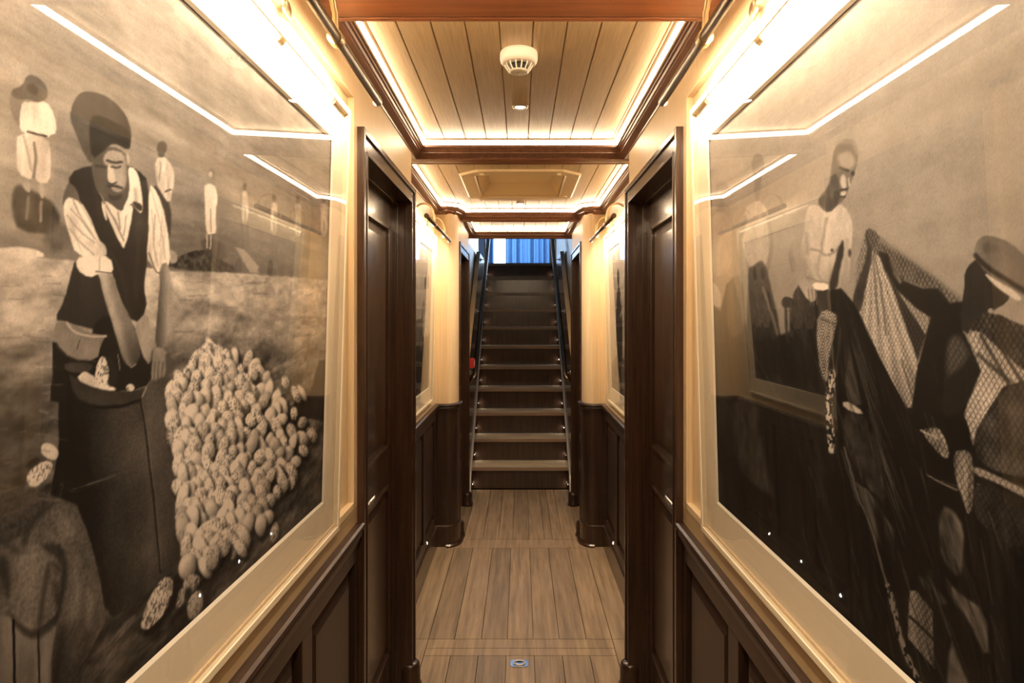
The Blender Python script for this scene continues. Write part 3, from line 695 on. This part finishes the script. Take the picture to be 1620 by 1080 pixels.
    q([(86, 512), (100, 506), (129, 524), (169, 530), (160, 543), (153, 571), (114, 569), (86, 540)], .42, n=.1); P.line([(106, 510), (116, 524), (140, 532), (168, 531)], .58, 3.5); P.line([(126, 538), (122, 552)], .25, 1.6); P.line([(90, 546), (112, 568), (150, 572)], .24, 2.4)
    q([(100, 572), (150, 575), (140, 590), (104, 588)], .24, n=.1)
    q([(109, 274), (140, 261), (204, 261), (219, 270), (236, 286), (236, 365), (232, 419), (227, 454), (233, 490), (211, 516), (188, 470), (179, 433), (168, 405), (156, 380), (140, 335), (110, 300)], lambda x, y, u, v: .125+.10*np.exp(-((x-222)/14)**2-((y-350)/26)**2), sm=1)
    q([(109, 286), (122, 300), (128, 322), (140, 336), (120, 330), (104, 316), (98, 326), (100, 306)], .32)
    q([(105, 311), (117, 314), (135, 328), (156, 378), (169, 390), (169, 407), (122, 407), (106, 360), (99, 330)], lambda x, y, u, v: .72-.12*np.clip((x-140)/30, 0, 1)+.34*fnoise(u*50+v*40, v*30-u*20, 1))
    for l in ([(116, 316), (128, 345), (150, 378)], [(106, 340), (125, 365), (150, 384)], [(110, 362), (128, 385), (148, 402)], [(112, 330), (132, 352), (142, 366)]): P.line(l, .45, 2.2, 1.4, .8)
    q([(122, 407), (140, 405), (175, 405), (181, 433), (158, 430), (141, 440), (122, 426)], .70, n=.1); P.line([(152, 429), (180, 433)], .25, 1.8); P.line([(158, 406), (157, 428)], .5, 1.6)
    q([(236, 289), (250, 304), (263, 345), (270, 402), (268, 419), (255, 437), (247, 432), (239, 418), (232, 410), (235, 365)], lambda x, y, u, v: .71+.36*fnoise(u*80, v*14, 3)); P.line([(246, 340), (242, 380), (250, 420)], .5, 2.4, 1.5, .8); P.line([(257, 350), (252, 390)], .55, 2, 1.4, .7); P.line([(236, 400), (246, 430), (256, 434)], .3, 2)
    q([(156, 430), (180, 433), (189, 466), (210, 511), (225, 558), (213, 580), (197, 576), (188, 546), (171, 490), (162, 460)], lambda x, y, u, v: .40+.16*np.exp(-(((x-164)-(y-440)*.27)/9)**2)-.16*np.clip((y-520)/50, 0, 1)+.08*fnoise(u*90, v*40, 3))
    q([(253, 420), (267, 413), (272, 466), (268, 514), (261, 553), (245, 550), (248, 508), (252, 466)], lambda x, y, u, v: .40+.12*np.clip((x-258)/8, -1, 1)+.08*fnoise(u*90, v*40, 3))
    q([(245, 548), (262, 552), (266, 576), (258, 600), (247, 604), (238, 598), (241, 568)], .46, n=.12); 
    for x in (246, 252, 258): P.line([(x, 572), (x-2, 600)], .28, 1.4, 1)
    q([(262, 552), (276, 576), (268, 592), (262, 590)], .3)
    P.line([(197, 560), (206, 582), (214, 576)], .42, 3); P.line([(187, 560), (190, 585)], .5, 1.4)
    # open collar and shirt front
    q([(160, 318), (174, 318), (189, 334), (208, 322), (212, 332), (198, 393), (192, 390), (172, 348)], lambda x, y, u, v: .66+.2*fnoise(u*90, v*18, 5)); P.line([(168, 326), (182, 350), (196, 380)], .4, 2.4, 1.4); P.line([(186, 336), (190, 362)], .45, 2); P.line([(200, 336), (196, 372)], .5, 2)
    q([(146, 266), (154, 262), (202, 262), (206, 300), (198, 328), (190, 336), (172, 320), (158, 312), (148, 290)], .27)
    q([(202, 263), (214, 266), (222, 286), (227, 325), (224, 338), (216, 332), (207, 318), (199, 345), (193, 335), (205, 305), (204, 284)], .76); q([(209, 317), (226, 323), (224, 336), (212, 326)], .18)
    q([(159, 318), (163, 320), (170, 346), (166, 350)], .68)
    P.line([(148, 270), (156, 300), (166, 322)], .42, 3)
    for l in ([(214, 300), (220, 380), (214, 470)], [(176, 400), (196, 440), (206, 500)], [(150, 300), (158, 340)]): P.line(l, .23, 4, 4, .5)
    for l in ([(240, 300), (256, 360), (262, 410)], [(240, 330), (243, 370)], [(112, 345), (120, 375), (130, 400)], [(118, 322), (140, 360), (160, 392)], [(124, 318), (146, 356)]): P.line(l, .5, 1.6, 1.2, .7)
    # face and cap
    q([(144, 254), (163, 236), (177, 231), (198, 240), (203, 258), (203, 283), (198, 305), (190, 316), (174, 318), (158, 309), (147, 285)], .29)
    q([(163, 247), (173, 236), (198, 242), (202, 262), (200, 293), (190, 304), (178, 302), (174, 286), (171, 262), (165, 262)], lambda x, y, u, v: .54-.12*np.clip((x-192)/12, 0, 1)+.05*fnoise(u*120, v*90, 3), f=2)
    q([(170, 262), (176, 260), (184, 284), (179, 290), (171, 287)], .64, f=1.6); P.line([(169, 254), (178, 258), (193, 256)], .2, 3.6, 1.4); P.line([(176, 264), (184, 266), (190, 263)], .24, 3, 1.4); P.line([(152, 262), (166, 264)], .2, 4, 2)
    P.line([(171, 288), (178, 291), (184, 288)], .22, 2.4); P.line([(172, 294), (182, 293), (192, 297)], .2, 4.4, 1.4); P.line([(180, 300), (190, 299)], .48, 2.4); q([(170, 306), (180, 310), (194, 306), (192, 316), (174, 318)], .2, f=2)
    q([(200, 240), (205, 244), (205, 256), (201, 260)], .58)
    q([(111, 183), (114, 165), (121, 151), (133, 144), (148, 145), (168, 152), (186, 166), (199, 183), (206, 199), (208, 214), (205, 237), (196, 232), (176, 224), (158, 243), (145, 260), (136, 249), (125, 224), (113, 198)], lambda x, y, u, v: .285+.05*fnoise(u*60, v*60, 3)-.08*np.clip((x-175)/30, 0, 1))
    q([(143, 184), (160, 182), (204, 205), (207, 216), (204, 238), (180, 224), (162, 240), (146, 252), (141, 215)], .13, f=1.8)
    # sack
    sack = [(106, 588), (119, 599), (150, 616), (194, 622), (217, 620), (239, 607), (258, 595), (268, 606), (272, 649), (281, 727), (286, 810), (287, 852), (280, 899), (256, 914), (211, 960), (167, 982), (144, 866), (120, 800), (108, 700)]
    q(sack, lambda x, y, u, v: np.interp(x, [105, 140, 175, 215, 222, 236, 285], [.06, .08, .17, .21, .21, .27, .21])+.14*fnoise(u*14, v*14, 8)+.07*vnoise(u*420+v*500, v*420-u*300, 2)-.06*np.clip((y-860)/80, 0, 1))
    P.line([(222, 632), (230, 677), (239, 754), (247, 827), (254, 905)], .12, 2.6, 1.2); P.line([(225, 632), (233, 677), (242, 754), (250, 827), (256, 900)], .38, 1.6, 1, .7)
    q([(106, 588), (119, 599), (150, 612), (194, 620), (217, 618), (230, 612), (222, 634), (190, 644), (150, 642), (118, 628)], .21, n=.1); P.line([(120, 640), (160, 645), (195, 643), (222, 633)], .07, 4, 2)
    P.line([(226, 628), (232, 612)], .6, 1.4); P.line([(138, 766), (182, 752)], .34, 2.4, 1.2, .8)
    q([(119, 599), (130, 588), (138, 588), (167, 606), (184, 614), (180, 619), (150, 614)], .70, n=.2); P.ell(206, 613, 7, 6, .3, .68, spk=.2)
    q([(168, 560), (180, 566), (188, 590), (184, 610), (170, 612)], .16)
    q([(149, 600), (153, 575), (160, 562), (168, 566), (173, 588), (170, 612), (158, 608)], lambda x, y, u, v: .72-.3*np.clip((vnoise(u*560, v*460, 3)-.55)*6, 0, 1))
    # sponges
    q([(64, 706), (70, 700), (82, 702), (94, 714), (90, 727), (80, 728), (65, 718)], .66, n=.15)
    q([(42, 748), (70, 727), (84, 732), (78, 752), (56, 772), (43, 766)], lambda x, y, u, v: .66-.24*np.clip((vnoise(u*560, v*460, 3)-.55)*6, 0, 1)); q([(38, 735), (58, 722), (64, 728), (45, 742)], .13, f=2)
    heap = [(339, 545), (314, 562), (289, 595), (271, 617), (272, 674), (284, 761), (289, 848), (296, 897), (332, 903), (365, 864), (380, 868), (398, 838), (422, 827), (434, 784), (462, 766), (466, 733), (484, 729), (497, 678), (466, 652), (448, 627), (430, 602), (412, 583), (379, 561), (354, 565)]
    q(heap, .17, f=4, a=.85)
    hp = np.array(heap, float); rn = random.Random(11); pts = []
    def inside(x, y):
        c = False; n = len(hp)
        for i in range(n):
            ax, ay = hp[i]; bx, by = hp[(i+1) % n]
            if (ay > y) != (by > y) and x < (bx-ax)*(y-ay)/(by-ay)+ax: c = not c
        return c
    tries = 0
    while len(pts) < 200 and tries < 60000:
        tries += 1; x = rn.uniform(268, 498); y = rn.uniform(545, 905)
        if inside(x, y) and all(((x-a)/11.5)**2+((y-b)/15)**2 > 1 for a, b in pts): pts.append((x, y))
    pts += [(339, 556), (345, 575), (452, 605), (468, 624), (478, 622), (286, 604), (275, 630)]
    pts.sort(key=lambda p: p[1])
    for x, y in pts:
        k = np.interp(y, [550, 900], [.95, 1.22])*np.interp(x, [280, 490], [1.12, .80]); rx = rn.uniform(6.8, 10.8)*k; ry = rn.uniform(11, 22)*k; an = rn.uniform(-.55, .45)
        P.ell(x+2.5, y+5, rx*1.12, ry*1.06, an, .10, f=2.4, a=.85); P.ell(x, y, rx, ry, an, rn.uniform(.58, .74), ball=rn.uniform(.26, .44), spk=rn.choice([0, .08, .14, .2]))
    for x, y, rx, ry, an in ((434, 843, 7, 17, .2), (350, 868, 12, 17, .7), (336, 880, 10, 22, .15)):
        P.ell(x+3, y+5, rx*1.1, ry, an, .1, f=3, a=.7); P.ell(x, y, rx, ry, an, .62, ball=.25, spk=.18)
    P.ell(318, 965, 14, 26, .3, .1, f=4, a=.6); P.ell(309, 957, 12, 24, .25, .6, ball=.22, spk=.16); P.ell(286, 946, 7, 17, .25, .6, ball=.2, spk=.2); P.ell(303, 922, 12, 16, .4, .58, ball=.2, spk=.2); P.ell(298, 938, 5, 10, .3, .16, f=2)
    q([(216, 996), (240, 950), (262, 925), (290, 930), (262, 985), (232, 1010)], .10, f=4)
    q([(224, 996), (222, 984), (236, 944), (257, 913), (273, 914), (275, 930), (262, 968), (238, 994)], lambda x, y, u, v: .68-.30*np.clip((vnoise(u*640+v*100, v*300, 5)-.5)*6, 0, 1)-.12*np.clip((x-260)/14, 0, 1))
    q([(168, 1020), (206, 976), (216, 970), (212, 984), (176, 1024)], .34, n=.1)
    # coarse cloth thrown over a crate
    weave = lambda x, y, u, v: .31+.16*fnoise(u*16, v*16, 12)+.09*(vnoise(u*380+v*260, v*330-u*180, 6)-.5)
    q([(-60, 790), (0, 782), (47, 768), (83, 785), (86, 797), (60, 830), (30, 900), (-60, 960)], lambda x, y, u, v: weave(x, y, u, v)-.06)
    q([(40, 850), (60, 815), (86, 797), (111, 793), (123, 803), (140, 842), (156, 905), (169, 980), (156, 1004), (134, 1046), (122, 1100), (60, 1100), (-60, 1100), (-60, 880)], lambda x, y, u, v: weave(x, y, u, v)-.10*np.clip((y-960)/100, 0, 1))
    q([(-40, 985), (20, 968), (53, 1004), (92, 980), (82, 1030), (81, 1100), (-40, 1100)], lambda x, y, u, v: .37+.25*fnoise(u*40, v*9, 2)); P.line([(22, 980), (23, 1090)], .06, 4); P.line([(61, 1000), (63, 1090)], .08, 3)
    q([(14, 880), (36, 862), (61, 862), (92, 866), (103, 892), (97, 935), (92, 974), (53, 1003), (16, 970)], lambda x, y, u, v: weave(x, y, u, v)+.03)
    for pg, t_, f_ in (([(36, 872), (34, 850), (44, 826), (70, 804), (88, 796), (72, 812), (52, 834), (43, 856)], .12, 2.5),
                       ([(64, 862), (92, 858), (104, 874), (109, 898), (103, 938), (95, 976), (88, 966), (96, 922), (97, 896), (88, 880), (72, 872)], .07, 3),
                       ([(76, 886), (82, 890), (74, 930), (66, 996), (58, 996), (66, 930)], .11, 2.5),
                       ([(84, 915), (94, 925), (92, 958), (84, 950)], .09, 4),
                       ([(14, 968), (34, 988), (54, 1000), (78, 984), (96, 966), (88, 992), (56, 1014), (30, 1000)], .06, 2.5),
                       ([(0, 876), (10, 884), (18, 915), (14, 950), (6, 930), (-6, 900)], .09, 4),
                       ([(96, 985), (108, 1000), (100, 1050), (92, 1100), (80, 1100), (84, 1040)], .08, 5),
                       ([(132, 930), (138, 960), (122, 1010), (104, 1070), (96, 1070), (112, 1010), (124, 965)], .17, 5),
                       ([(150, 950), (158, 975), (142, 1020), (124, 1075), (116, 1070), (132, 1015)], .15, 4),
                       ([(0, 846), (26, 866), (36, 872), (30, 880), (-4, 856)], .16, 3)):
        q(pg, t_+.05, f=f_*1.3, a=.62)
    for pg in ([(108, 880), (122, 878), (132, 930), (122, 990), (110, 985), (116, 930)], [(138, 925), (150, 960), (146, 1000), (136, 985)], [(80, 806), (110, 800), (122, 840), (112, 856), (92, 840)], [(30, 880), (56, 870), (62, 900), (46, 950), (26, 930)]): q(pg, lambda x, y, u, v: weave(x, y, u, v)+.10, f=7, a=.6)
    q([(80, 884), (96, 890), (100, 904), (90, 914), (82, 904)], .30, f=2, n=.2); P.line([(86, 893), (97, 903)], .14, 1.6)
    rq = random.Random(5)
    for _ in range(60):
        x = rq.uniform(110, 250); y = rq.uniform(1000, 1080); P.line([(x, y), (x+rq.uniform(6, 20), y-rq.uniform(8, 26))], rq.uniform(.12, .34), rq.uniform(1, 2.5), 1.2, .5, 0)
    for _ in range(170):
        x = rq.uniform(0, 500); y = rq.uniform(430, 800); L_ = rq.uniform(8, 34)
        if (x > 110 and y > 560) or 88 < x < 275: continue
        P.line([(x, y), (x+L_, y+rq.uniform(-3, 3)+L_*(504-y)/(823-x)*-.3)], rq.choice([.2, .26, .55, .62]), rq.uniform(1, 3), 1.6, .35, 0)
    return P.out(GAINL)

def paint_nets(tx, ty, Y, Z):
    P = Paint(tx, ty, Y, Z, .5); q = P.poly
    P.g[:] = .49+.05*fnoise(Y*5, Z*40, 2)+.03*fnoise(Y*60, Z*90, 4)-.02*np.clip((tx-1400)/200, 0, 1)
    dark = lambda b, a=.16, fx=70, fy=6, s=3: (lambda x, y, u, v: b+a*fnoise(u*fx-v*12, v*fy, s)+a*.5*fnoise(u*220, v*40, s+9))
    # standing figures beyond
    P.ell(1199, 262, 10, 19, 0, .40); q([(1193, 270), (1206, 270), (1202, 318), (1194, 320)], .42)
    q([(1176, 330), (1194, 318), (1204, 318), (1218, 340), (1220, 380), (1212, 424), (1184, 424), (1172, 380)], .58, n=.1); P.line([(1178, 345), (1168, 395), (1178, 450)], .46, 7, 2); P.line([(1216, 345), (1222, 390), (1212, 440)], .44, 6, 2)
    P.ell(1143, 302, 11, 15, 0, .44); q([(1130, 338), (1146, 312), (1150, 360), (1140, 378)], .44, f=3); q([(1122, 350), (1140, 330), (1158, 350), (1160, 430), (1124, 440)], .56, a=.7, n=.1)
    q([(1112, 440), (1132, 448), (1142, 470), (1140, 490), (1112, 470)], .62)
    q([(1110, 470), (1140, 492), (1150, 450), (1160, 440), (1180, 520), (1185, 424), (1204, 412), (1213, 424), (1229, 498), (1240, 560), (1250, 700), (1110, 700)], dark(.17), sm=0, f=2)
    q([(1150, 440), (1176, 436), (1182, 520), (1150, 540)], .36, a=.7, f=3, n=.15, ns=(80, 20))
    P.line([(1207, 455), (1222, 500), (1236, 552)], .44, 4, 1.5, .8)
    # lower mass of hanging nets
    q([(1110, 560), (1160, 545), (1235, 530), (1262, 520), (1300, 560), (1340, 640), (1360, 740), (1420, 1100), (1640, 1100), (1640, 700), (1110, 1500)], dark(.12), sm=0, f=3)
    q([(1110, 540), (1700, 600), (1700, 1300), (1400, 1100), (1110, 830)], dark(.12, .12), sm=0, f=3)
    q([(1335, 500), (1380, 560), (1385, 640), (1335, 640)], .25, n=.1)
    # bare-chested man
    q([(1259, 444), (1280, 470), (1290, 456), (1312, 456), (1335, 470), (1345, 560), (1330, 640), (1250, 640), (1248, 520)], dark(.14))
    q([(1283, 322), (1297, 325), (1311, 336), (1328, 321), (1342, 332), (1350, 356), (1347, 394), (1342, 450), (1339, 468), (1324, 466), (1311, 458), (1277, 444), (1265, 411), (1270, 366), (1275, 334)], lambda x, y, u, v: .62-.08*np.clip((1290-x)/20, 0, 1)-.07*np.clip((y-400)/50, 0, 1)+.22*fnoise(u*28, v*20, 4))
    q([(1273, 352), (1256, 376), (1245, 405), (1260, 445), (1280, 479), (1292, 474), (1290, 455), (1270, 434), (1264, 396), (1272, 370)], lambda x, y, u, v: .50-.12*np.clip((1256-x)/12, 0, 1)+.06*np.clip((y-430)/40, 0, 1))
    for x in (1279, 1284, 1289): P.line([(x, 458), (x+3, 482)], .36, 1.4)
    P.line([(1308, 345), (1303, 370), (1300, 396)], .48, 3.5, 2); P.line([(1283, 394), (1298, 397), (1304, 404), (1318, 402), (1330, 388)], .44, 3, 2); P.ell(1317, 396, 2.4, 3, 0, .3); P.line([(1298, 400), (1292, 430), (1300, 444)], .5, 3, 2); P.line([(1276, 370), (1278, 400)], .5, 5, 3); P.line([(1278, 438), (1296, 447), (1312, 446)], .44, 3, 1.5)
    q([(1334, 376), (1326, 392), (1320, 420), (1309, 460), (1324, 460), (1330, 420), (1336, 400)], .20, f=1.8); P.line([(1341, 380), (1338, 440)], .48, 5, 3, .6); P.ell(1345, 400, 2.5, 6, 0, .25)
    q([(1285, 447), (1311, 448), (1309, 459), (1288, 459)], .80)
    q([(1316, 256), (1321, 231), (1336, 219), (1350, 221), (1358, 240), (1356, 258), (1352, 278), (1344, 294), (1338, 312), (1330, 321), (1311, 338), (1296, 326), (1295, 312), (1310, 298)], .36)
    q([(1310, 298), (1318, 272), (1328, 280), (1330, 318), (1311, 337), (1297, 325), (1296, 313)], .26, f=2)
    q([(1324, 246), (1342, 236), (1352, 250), (1352, 266), (1340, 272), (1330, 264)], .48, f=3); P.line([(1328, 224), (1350, 224), (1357, 242)], .44, 5, 3); P.line([(1330, 266), (1342, 270)], .2, 4, 1.5); P.ell(1350, 275, 3, 4, 0, .2)
    q([(1331, 276), (1338, 276), (1340, 296), (1334, 300), (1330, 290)], .58, f=1.5); P.line([(1343, 282), (1344, 294)], .56, 2.4); P.line([(1331, 300), (1340, 299)], .18, 3); P.ell(1334, 306, 5, 3.4, -.4, .62); P.line([(1330, 311), (1337, 311)], .2, 2)
    # his hand and the knot of net held by the neighbour
    P.ell(1245, 478, 9, 9, 0, .12); q([(1248, 472), (1262, 474), (1262, 492), (1250, 490)], .14); P.line([(1243, 486), (1246, 540)], .2, 4, 2); P.line([(1250, 486), (1252, 530)], .22, 3, 2)
    # raised net lit from behind
    q([(1293, 495), (1321, 486), (1325, 512), (1312, 556), (1309, 612), (1298, 590), (1292, 540)], .52, net=.22, n=.2); P.line([(1300, 505), (1318, 512)], .25, 3, 2)
    q([(1370, 364), (1376, 360), (1380, 400), (1366, 465), (1350, 440)], .47, net=.16, a=.9)
    q([(1378, 398), (1388, 396), (1412, 454), (1430, 506), (1453, 570), (1447, 620), (1442, 645), (1434, 645), (1407, 595), (1360, 500), (1366, 462)], lambda x, y, u, v: .60-.10*np.clip((y-560)/80, 0, 1)+.05*np.sin((x-1380)/(y-380+1)*60), net=.16, sm=0)
    for l in ([(1381, 404), (1384, 450), (1390, 512)], [(1383, 400), (1396, 470), (1402, 530)]): P.line(l, .3, 2.6, 1.5, .8)
    q([(1417, 456), (1432, 464), (1473, 500), (1465, 527), (1454, 566)], .52, net=.16, sm=0)
    q([(1388, 398), (1400, 425), (1418, 458), (1436, 486), (1465, 530), (1452, 571), (1430, 508), (1410, 452)], .23, net=.1, sm=0)
    q([(1368, 366), (1378, 362), (1382, 398), (1368, 464), (1360, 498), (1349, 486), (1350, 462), (1374, 398)], .22, n=.1)
    q([(1370, 363), (1382, 362), (1396, 378), (1430, 402), (1470, 430), (1520, 468), (1520, 482), (1503, 482), (1470, 457), (1430, 443), (1412, 436), (1396, 410), (1380, 398)], .36, net=.14, n=.1)
    P.line([(1394, 380), (1440, 408), (1480, 436), (1520, 472)], .45, 8, 3, .7)
    # man in a cap, dark against the sky
    q([(1389, 397), (1405, 402), (1414, 428), (1430, 444), (1462, 456), (1485, 456), (1503, 479), (1524, 478), (1524, 530), (1498, 560), (1490, 664), (1442, 664), (1448, 600), (1472, 502), (1448, 486), (1418, 458), (1400, 426)], .12, sm=0, f=1.8); P.line([(1416, 432), (1424, 446)], .40, 5, 2); P.line([(1410, 414), (1418, 436)], .3, 5, 3)
    q([(1498, 536), (1524, 520), (1534, 545), (1552, 560), (1550, 590), (1530, 640), (1515, 655), (1490, 664), (1494, 590)], .15); q([(1498, 540), (1514, 528), (1530, 548), (1534, 562), (1512, 590), (1497, 594)], .30, f=5, net=.08)
    q([(1526, 458), (1527, 430), (1536, 415), (1557, 404), (1600, 462), (1592, 480), (1574, 489), (1563, 497), (1556, 520), (1522, 530), (1520, 486)], .17)
    q([(1556, 493), (1583, 498), (1625, 518), (1660, 545), (1660, 640), (1620, 590), (1583, 556), (1552, 527), (1530, 520)], .24, net=.12, n=.2, sm=0)
    q([(1533, 522), (1552, 525), (1584, 554), (1625, 590), (1660, 612), (1625, 600), (1587, 612), (1545, 680), (1540, 704), (1526, 656), (1533, 634), (1552, 586), (1538, 551)], lambda x, y, u, v: .60+.3*fnoise(u*22+v*16, v*10-u*10, 3), net=.2, sm=0, f=2)
    for l in ([(1552, 530), (1580, 580), (1604, 622)], [(1562, 520), (1596, 570), (1622, 612)], [(1548, 560), (1562, 574), (1600, 604)]): P.line(l, .16, 5, 3, .85)
    q([(1587, 612), (1640, 600), (1640, 760), (1568, 745), (1542, 720), (1545, 680)], .27, net=.08, n=.2)
    q([(1541, 394), (1550, 375), (1566, 372), (1597, 382), (1625, 407), (1660, 440), (1660, 480), (1606, 462), (1558, 430), (1543, 408)], lambda x, y, u, v: .36+.1*fnoise(u*30, v*30, 3)); q([(1553, 386), (1566, 382), (1580, 390), (1576, 398), (1558, 402)], .30, f=3); P.line([(1544, 404), (1558, 420), (1590, 442), (1640, 470)], .16, 8, 2)
    q([(1555, 429), (1583, 447), (1616, 468), (1613, 477), (1594, 468), (1570, 449)], .62); P.ell(1567, 491, 4, 4, 0, .5)
    # great dark fold of net
    q([(1292, 462), (1330, 456), (1347, 474), (1361, 498), (1382, 545), (1407, 596), (1434, 645), (1458, 678), (1478, 722), (1503, 770), (1490, 900), (1410, 900), (1395, 738), (1376, 687), (1363, 636), (1350, 580), (1334, 502), (1300, 486)], dark(.095, .07, 60, 5), sm=0, f=1.6)
    q([(1489, 667), (1518, 648), (1534, 674), (1534, 712), (1504, 712)], .07)
    q([(1455, 680), (1480, 675), (1491, 682), (1502, 712), (1498, 728), (1480, 713)], .48, net=.2, n=.5, ns=(80, 80)); P.line([(1456, 680), (1484, 694)], .6, 2.4)
    q([(1505, 714), (1536, 711), (1541, 745), (1540, 800), (1532, 818), (1524, 790), (1512, 764)], lambda x, y, u, v: .42+.7*fnoise(u*110, v*16, 3), net=.15)
    q([(1539, 735), (1568, 749), (1640, 782), (1640, 796), (1568, 760), (1542, 750)], .52, net=.12)
    q([(1542, 756), (1640, 800), (1640, 900), (1561, 836), (1540, 815)], .20, net=.05, n=.15)
    P.line([(1467, 751), (1490, 764), (1514, 775)], .42, 2.4)
    # boat's edge and sea seen through the gap on the left of the fold
    q([(1334, 650), (1376, 660), (1394, 740), (1404, 800), (1370, 770), (1336, 706)], .2, n=.2); q([(1334, 632), (1360, 645), (1366, 657), (1334, 645)], .58)
    P.line([(1318, 590), (1310, 640), (1316, 712)], lambda x, y, u, v: .14+.5*(vnoise(u*300, v*260, 4) > .5), 11, 2); P.line([(1330, 520), (1322, 590)], .3, 4, 2, .6)
    P.line([(1335, 708), (1346, 745), (1356, 785), (1376, 826), (1402, 920)], .36, 3, 1.2); 
    st = lambda b: (lambda x, y, u, v: b+.7*fnoise(u*46-v*26, v*14+u*8, 31))
    q([(1350, 760), (1374, 775), (1398, 813), (1416, 838), (1416, 940), (1401, 906), (1377, 826)], st(.22), sm=0)
    q([(1489, 798), (1508, 806), (1526, 834), (1524, 884), (1519, 918), (1490, 885), (1483, 849)], st(.28), f=3)
    q([(1439, 934), (1449, 934), (1476, 967), (1478, 1057), (1436, 1009)], lambda x, y, u, v: .42+.3*fnoise(u*40, v*12, 3), net=.14, sm=0); P.line([(1440, 975), (1488, 1022)], .1, 4, 1.5)
    q([(1489, 902), (1514, 936), (1561, 967), (1565, 1053), (1531, 975), (1505, 950)], st(.26), f=2.5); q([(1446, 906), (1470, 920), (1500, 950), (1494, 960), (1466, 936)], st(.22), f=3)
    q([(1504, 1010), (1512, 1030), (1540, 1100), (1496, 1100)], .36, n=.2, f=3)
    P.line([(1404, 926), (1416, 968), (1426, 1020), (1456, 1085)], lambda x, y, u, v: .14+.32*(vnoise(u*260, v*200, 4) > .45), 9, 2)
    rq = random.Random(8)
    for _ in range(260):
        x = rq.uniform(1128, 1620); y = rq.uniform(560, 1060); L_ = rq.uniform(25, 110); k = rq.uniform(.18, .42) if x > 1250 else rq.uniform(.0, .2)
        if x > 1480 and y < 800: continue
        P.line([(x, y), (x+L_*k*.5, y+L_*.5), (x+L_*k, y+L_)], rq.choice([.05, .08, .24, .30, .36]), rq.uniform(.9, 2.4), 1.2, .55)
    for _ in range(40):
        t = rq.uniform(0, 1); x = 1336+t*70+rq.uniform(-4, 10); y = 476+t*300; P.line([(x, y), (x+30, y+70+rq.uniform(0, 40))], rq.choice([.04, .28, .34]), 1.3, 1, .6)
    # folds lower left
    q([(1156, 625), (1201, 625), (1222, 720), (1234, 800), (1196, 772), (1163, 735)], lambda x, y, u, v: .22+.22*fnoise(u*60, v*40, 8), f=4)
    P.line([(1126, 640), (1134, 710), (1160, 755), (1236, 806)], .07, 16, 5); P.line([(1206, 600), (1216, 700), (1238, 790)], .07, 22, 7)
    for l in ([(1262, 640), (1282, 720), (1318, 830)], [(1282, 640), (1296, 720), (1300, 780)], [(1246, 760), (1252, 830)], [(1366, 920), (1378, 980)], [(1240, 600), (1262, 700), (1290, 800)]): P.line(l, .21, 6, 5, .6)
    q([(1124, 560), (1140, 540), (1150, 640), (1140, 700), (1122, 640)], .22, a=.5, f=5, n=.2)
    return P.out(GAINL, blot=.07)

def paint_far_left(tx, ty, Y, Z):
    P = Paint(tx, ty, Y, Z, .5)
    P.x = (Y-3.0)/.92*92; P.y = (1.895-Z)/.8*80      # plain print units, 92 wide and 80 high
    P.g[:] = .56+.06*fnoise(Y*6, Z*30, 3); q = P.poly
    q([(-5, 42), (100, 38), (100, 90), (-5, 90)], lambda x, y, u, v: .36+.2*fnoise(u*10, v*40, 3), f=.5)
    for cx, s_ in ((84, 1.0), (72, .9), (30, 1.05), (16, .9)):
        P.ell(cx, 18+10*(1-s_), 3*s_, 4*s_, 0, .2, f=.3); q([(cx-8*s_, 30), (cx, 22), (cx+8*s_, 30), (cx+7*s_, 52), (cx-7*s_, 52)], .55, f=.3, n=.3); q([(cx-7*s_, 50), (cx+7*s_, 50), (cx+8*s_, 80), (cx-8*s_, 80)], .16, f=.4, n=.15)
        P.line([(cx-7*s_, 31), (cx-10*s_, 44), (cx-3, 52)], .3, 3, .4)
    q([(20, 60), (50, 52), (70, 60), (66, 80), (24, 80)], .14, f=.5, n=.2)
    return P.out(GAINL)
def paint_far_right(tx, ty, Y, Z):
    P = Paint(tx, ty, Y, Z, .5)
    P.x = (Y-3.0)/.92*92; P.y = (1.895-Z)/.8*80
    P.g[:] = .58+.06*fnoise(Y*6, Z*30, 3); q = P.poly
    q([(-5, 62), (100, 60), (100, 90), (-5, 90)], lambda x, y, u, v: .42+.2*fnoise(u*10, v*40, 3), f=.5)
    P.ell(60, 17, 4, 5, 0, .2, f=.3); q([(54, 24), (60, 21), (68, 26), (74, 44), (72, 64), (66, 74), (56, 68), (50, 50), (50, 34)], .2, f=.4, n=.25); P.line([(54, 28), (48, 34), (56, 38)], .5, 2.5, .4); P.line([(62, 66), (58, 80)], .2, 4, .5)
    q([(8, 30), (22, 22), (38, 34), (36, 70), (6, 70)], .3, f=.5, n=.3); P.ell(20, 20, 4, 5, 0, .22, f=.3)
    return P.out(GAINL)
picture(-1, .36, 1.585, 0, 'left', 'large sepia photograph of a man filling a sack beside heaped sponges, left wall', paint_sponges)
picture(1, .36, 1.585, 0, 'right', 'large sepia photograph of fishermen hauling dark nets, right wall', paint_nets)
picture(-1, 2.86, 4.06, .105, 'far left', 'far framed photograph on the left wall, past the door', paint_far_left, (160, 240))
picture(1, 2.86, 4.06, .105, 'far right', 'far framed photograph on the right wall, past the door', paint_far_right, (160, 240))
# red call point on the post at the foot of the stairs
r = tag(empty('call_point', (-.42, 5.36, 1.08)), 'red call point beside the left foot of the stairs', 'alarm call point')
b = MB(); b.box((-.432, 5.33, 1.095), (-.376, 5.39, 1.175)); b.build('housing', M['red'], r, bevel=.004)
b = MB(); b.box((-.377, 5.34, 1.11), (-.374, 5.38, 1.16)); b.build('press_pane', M['white'], r)
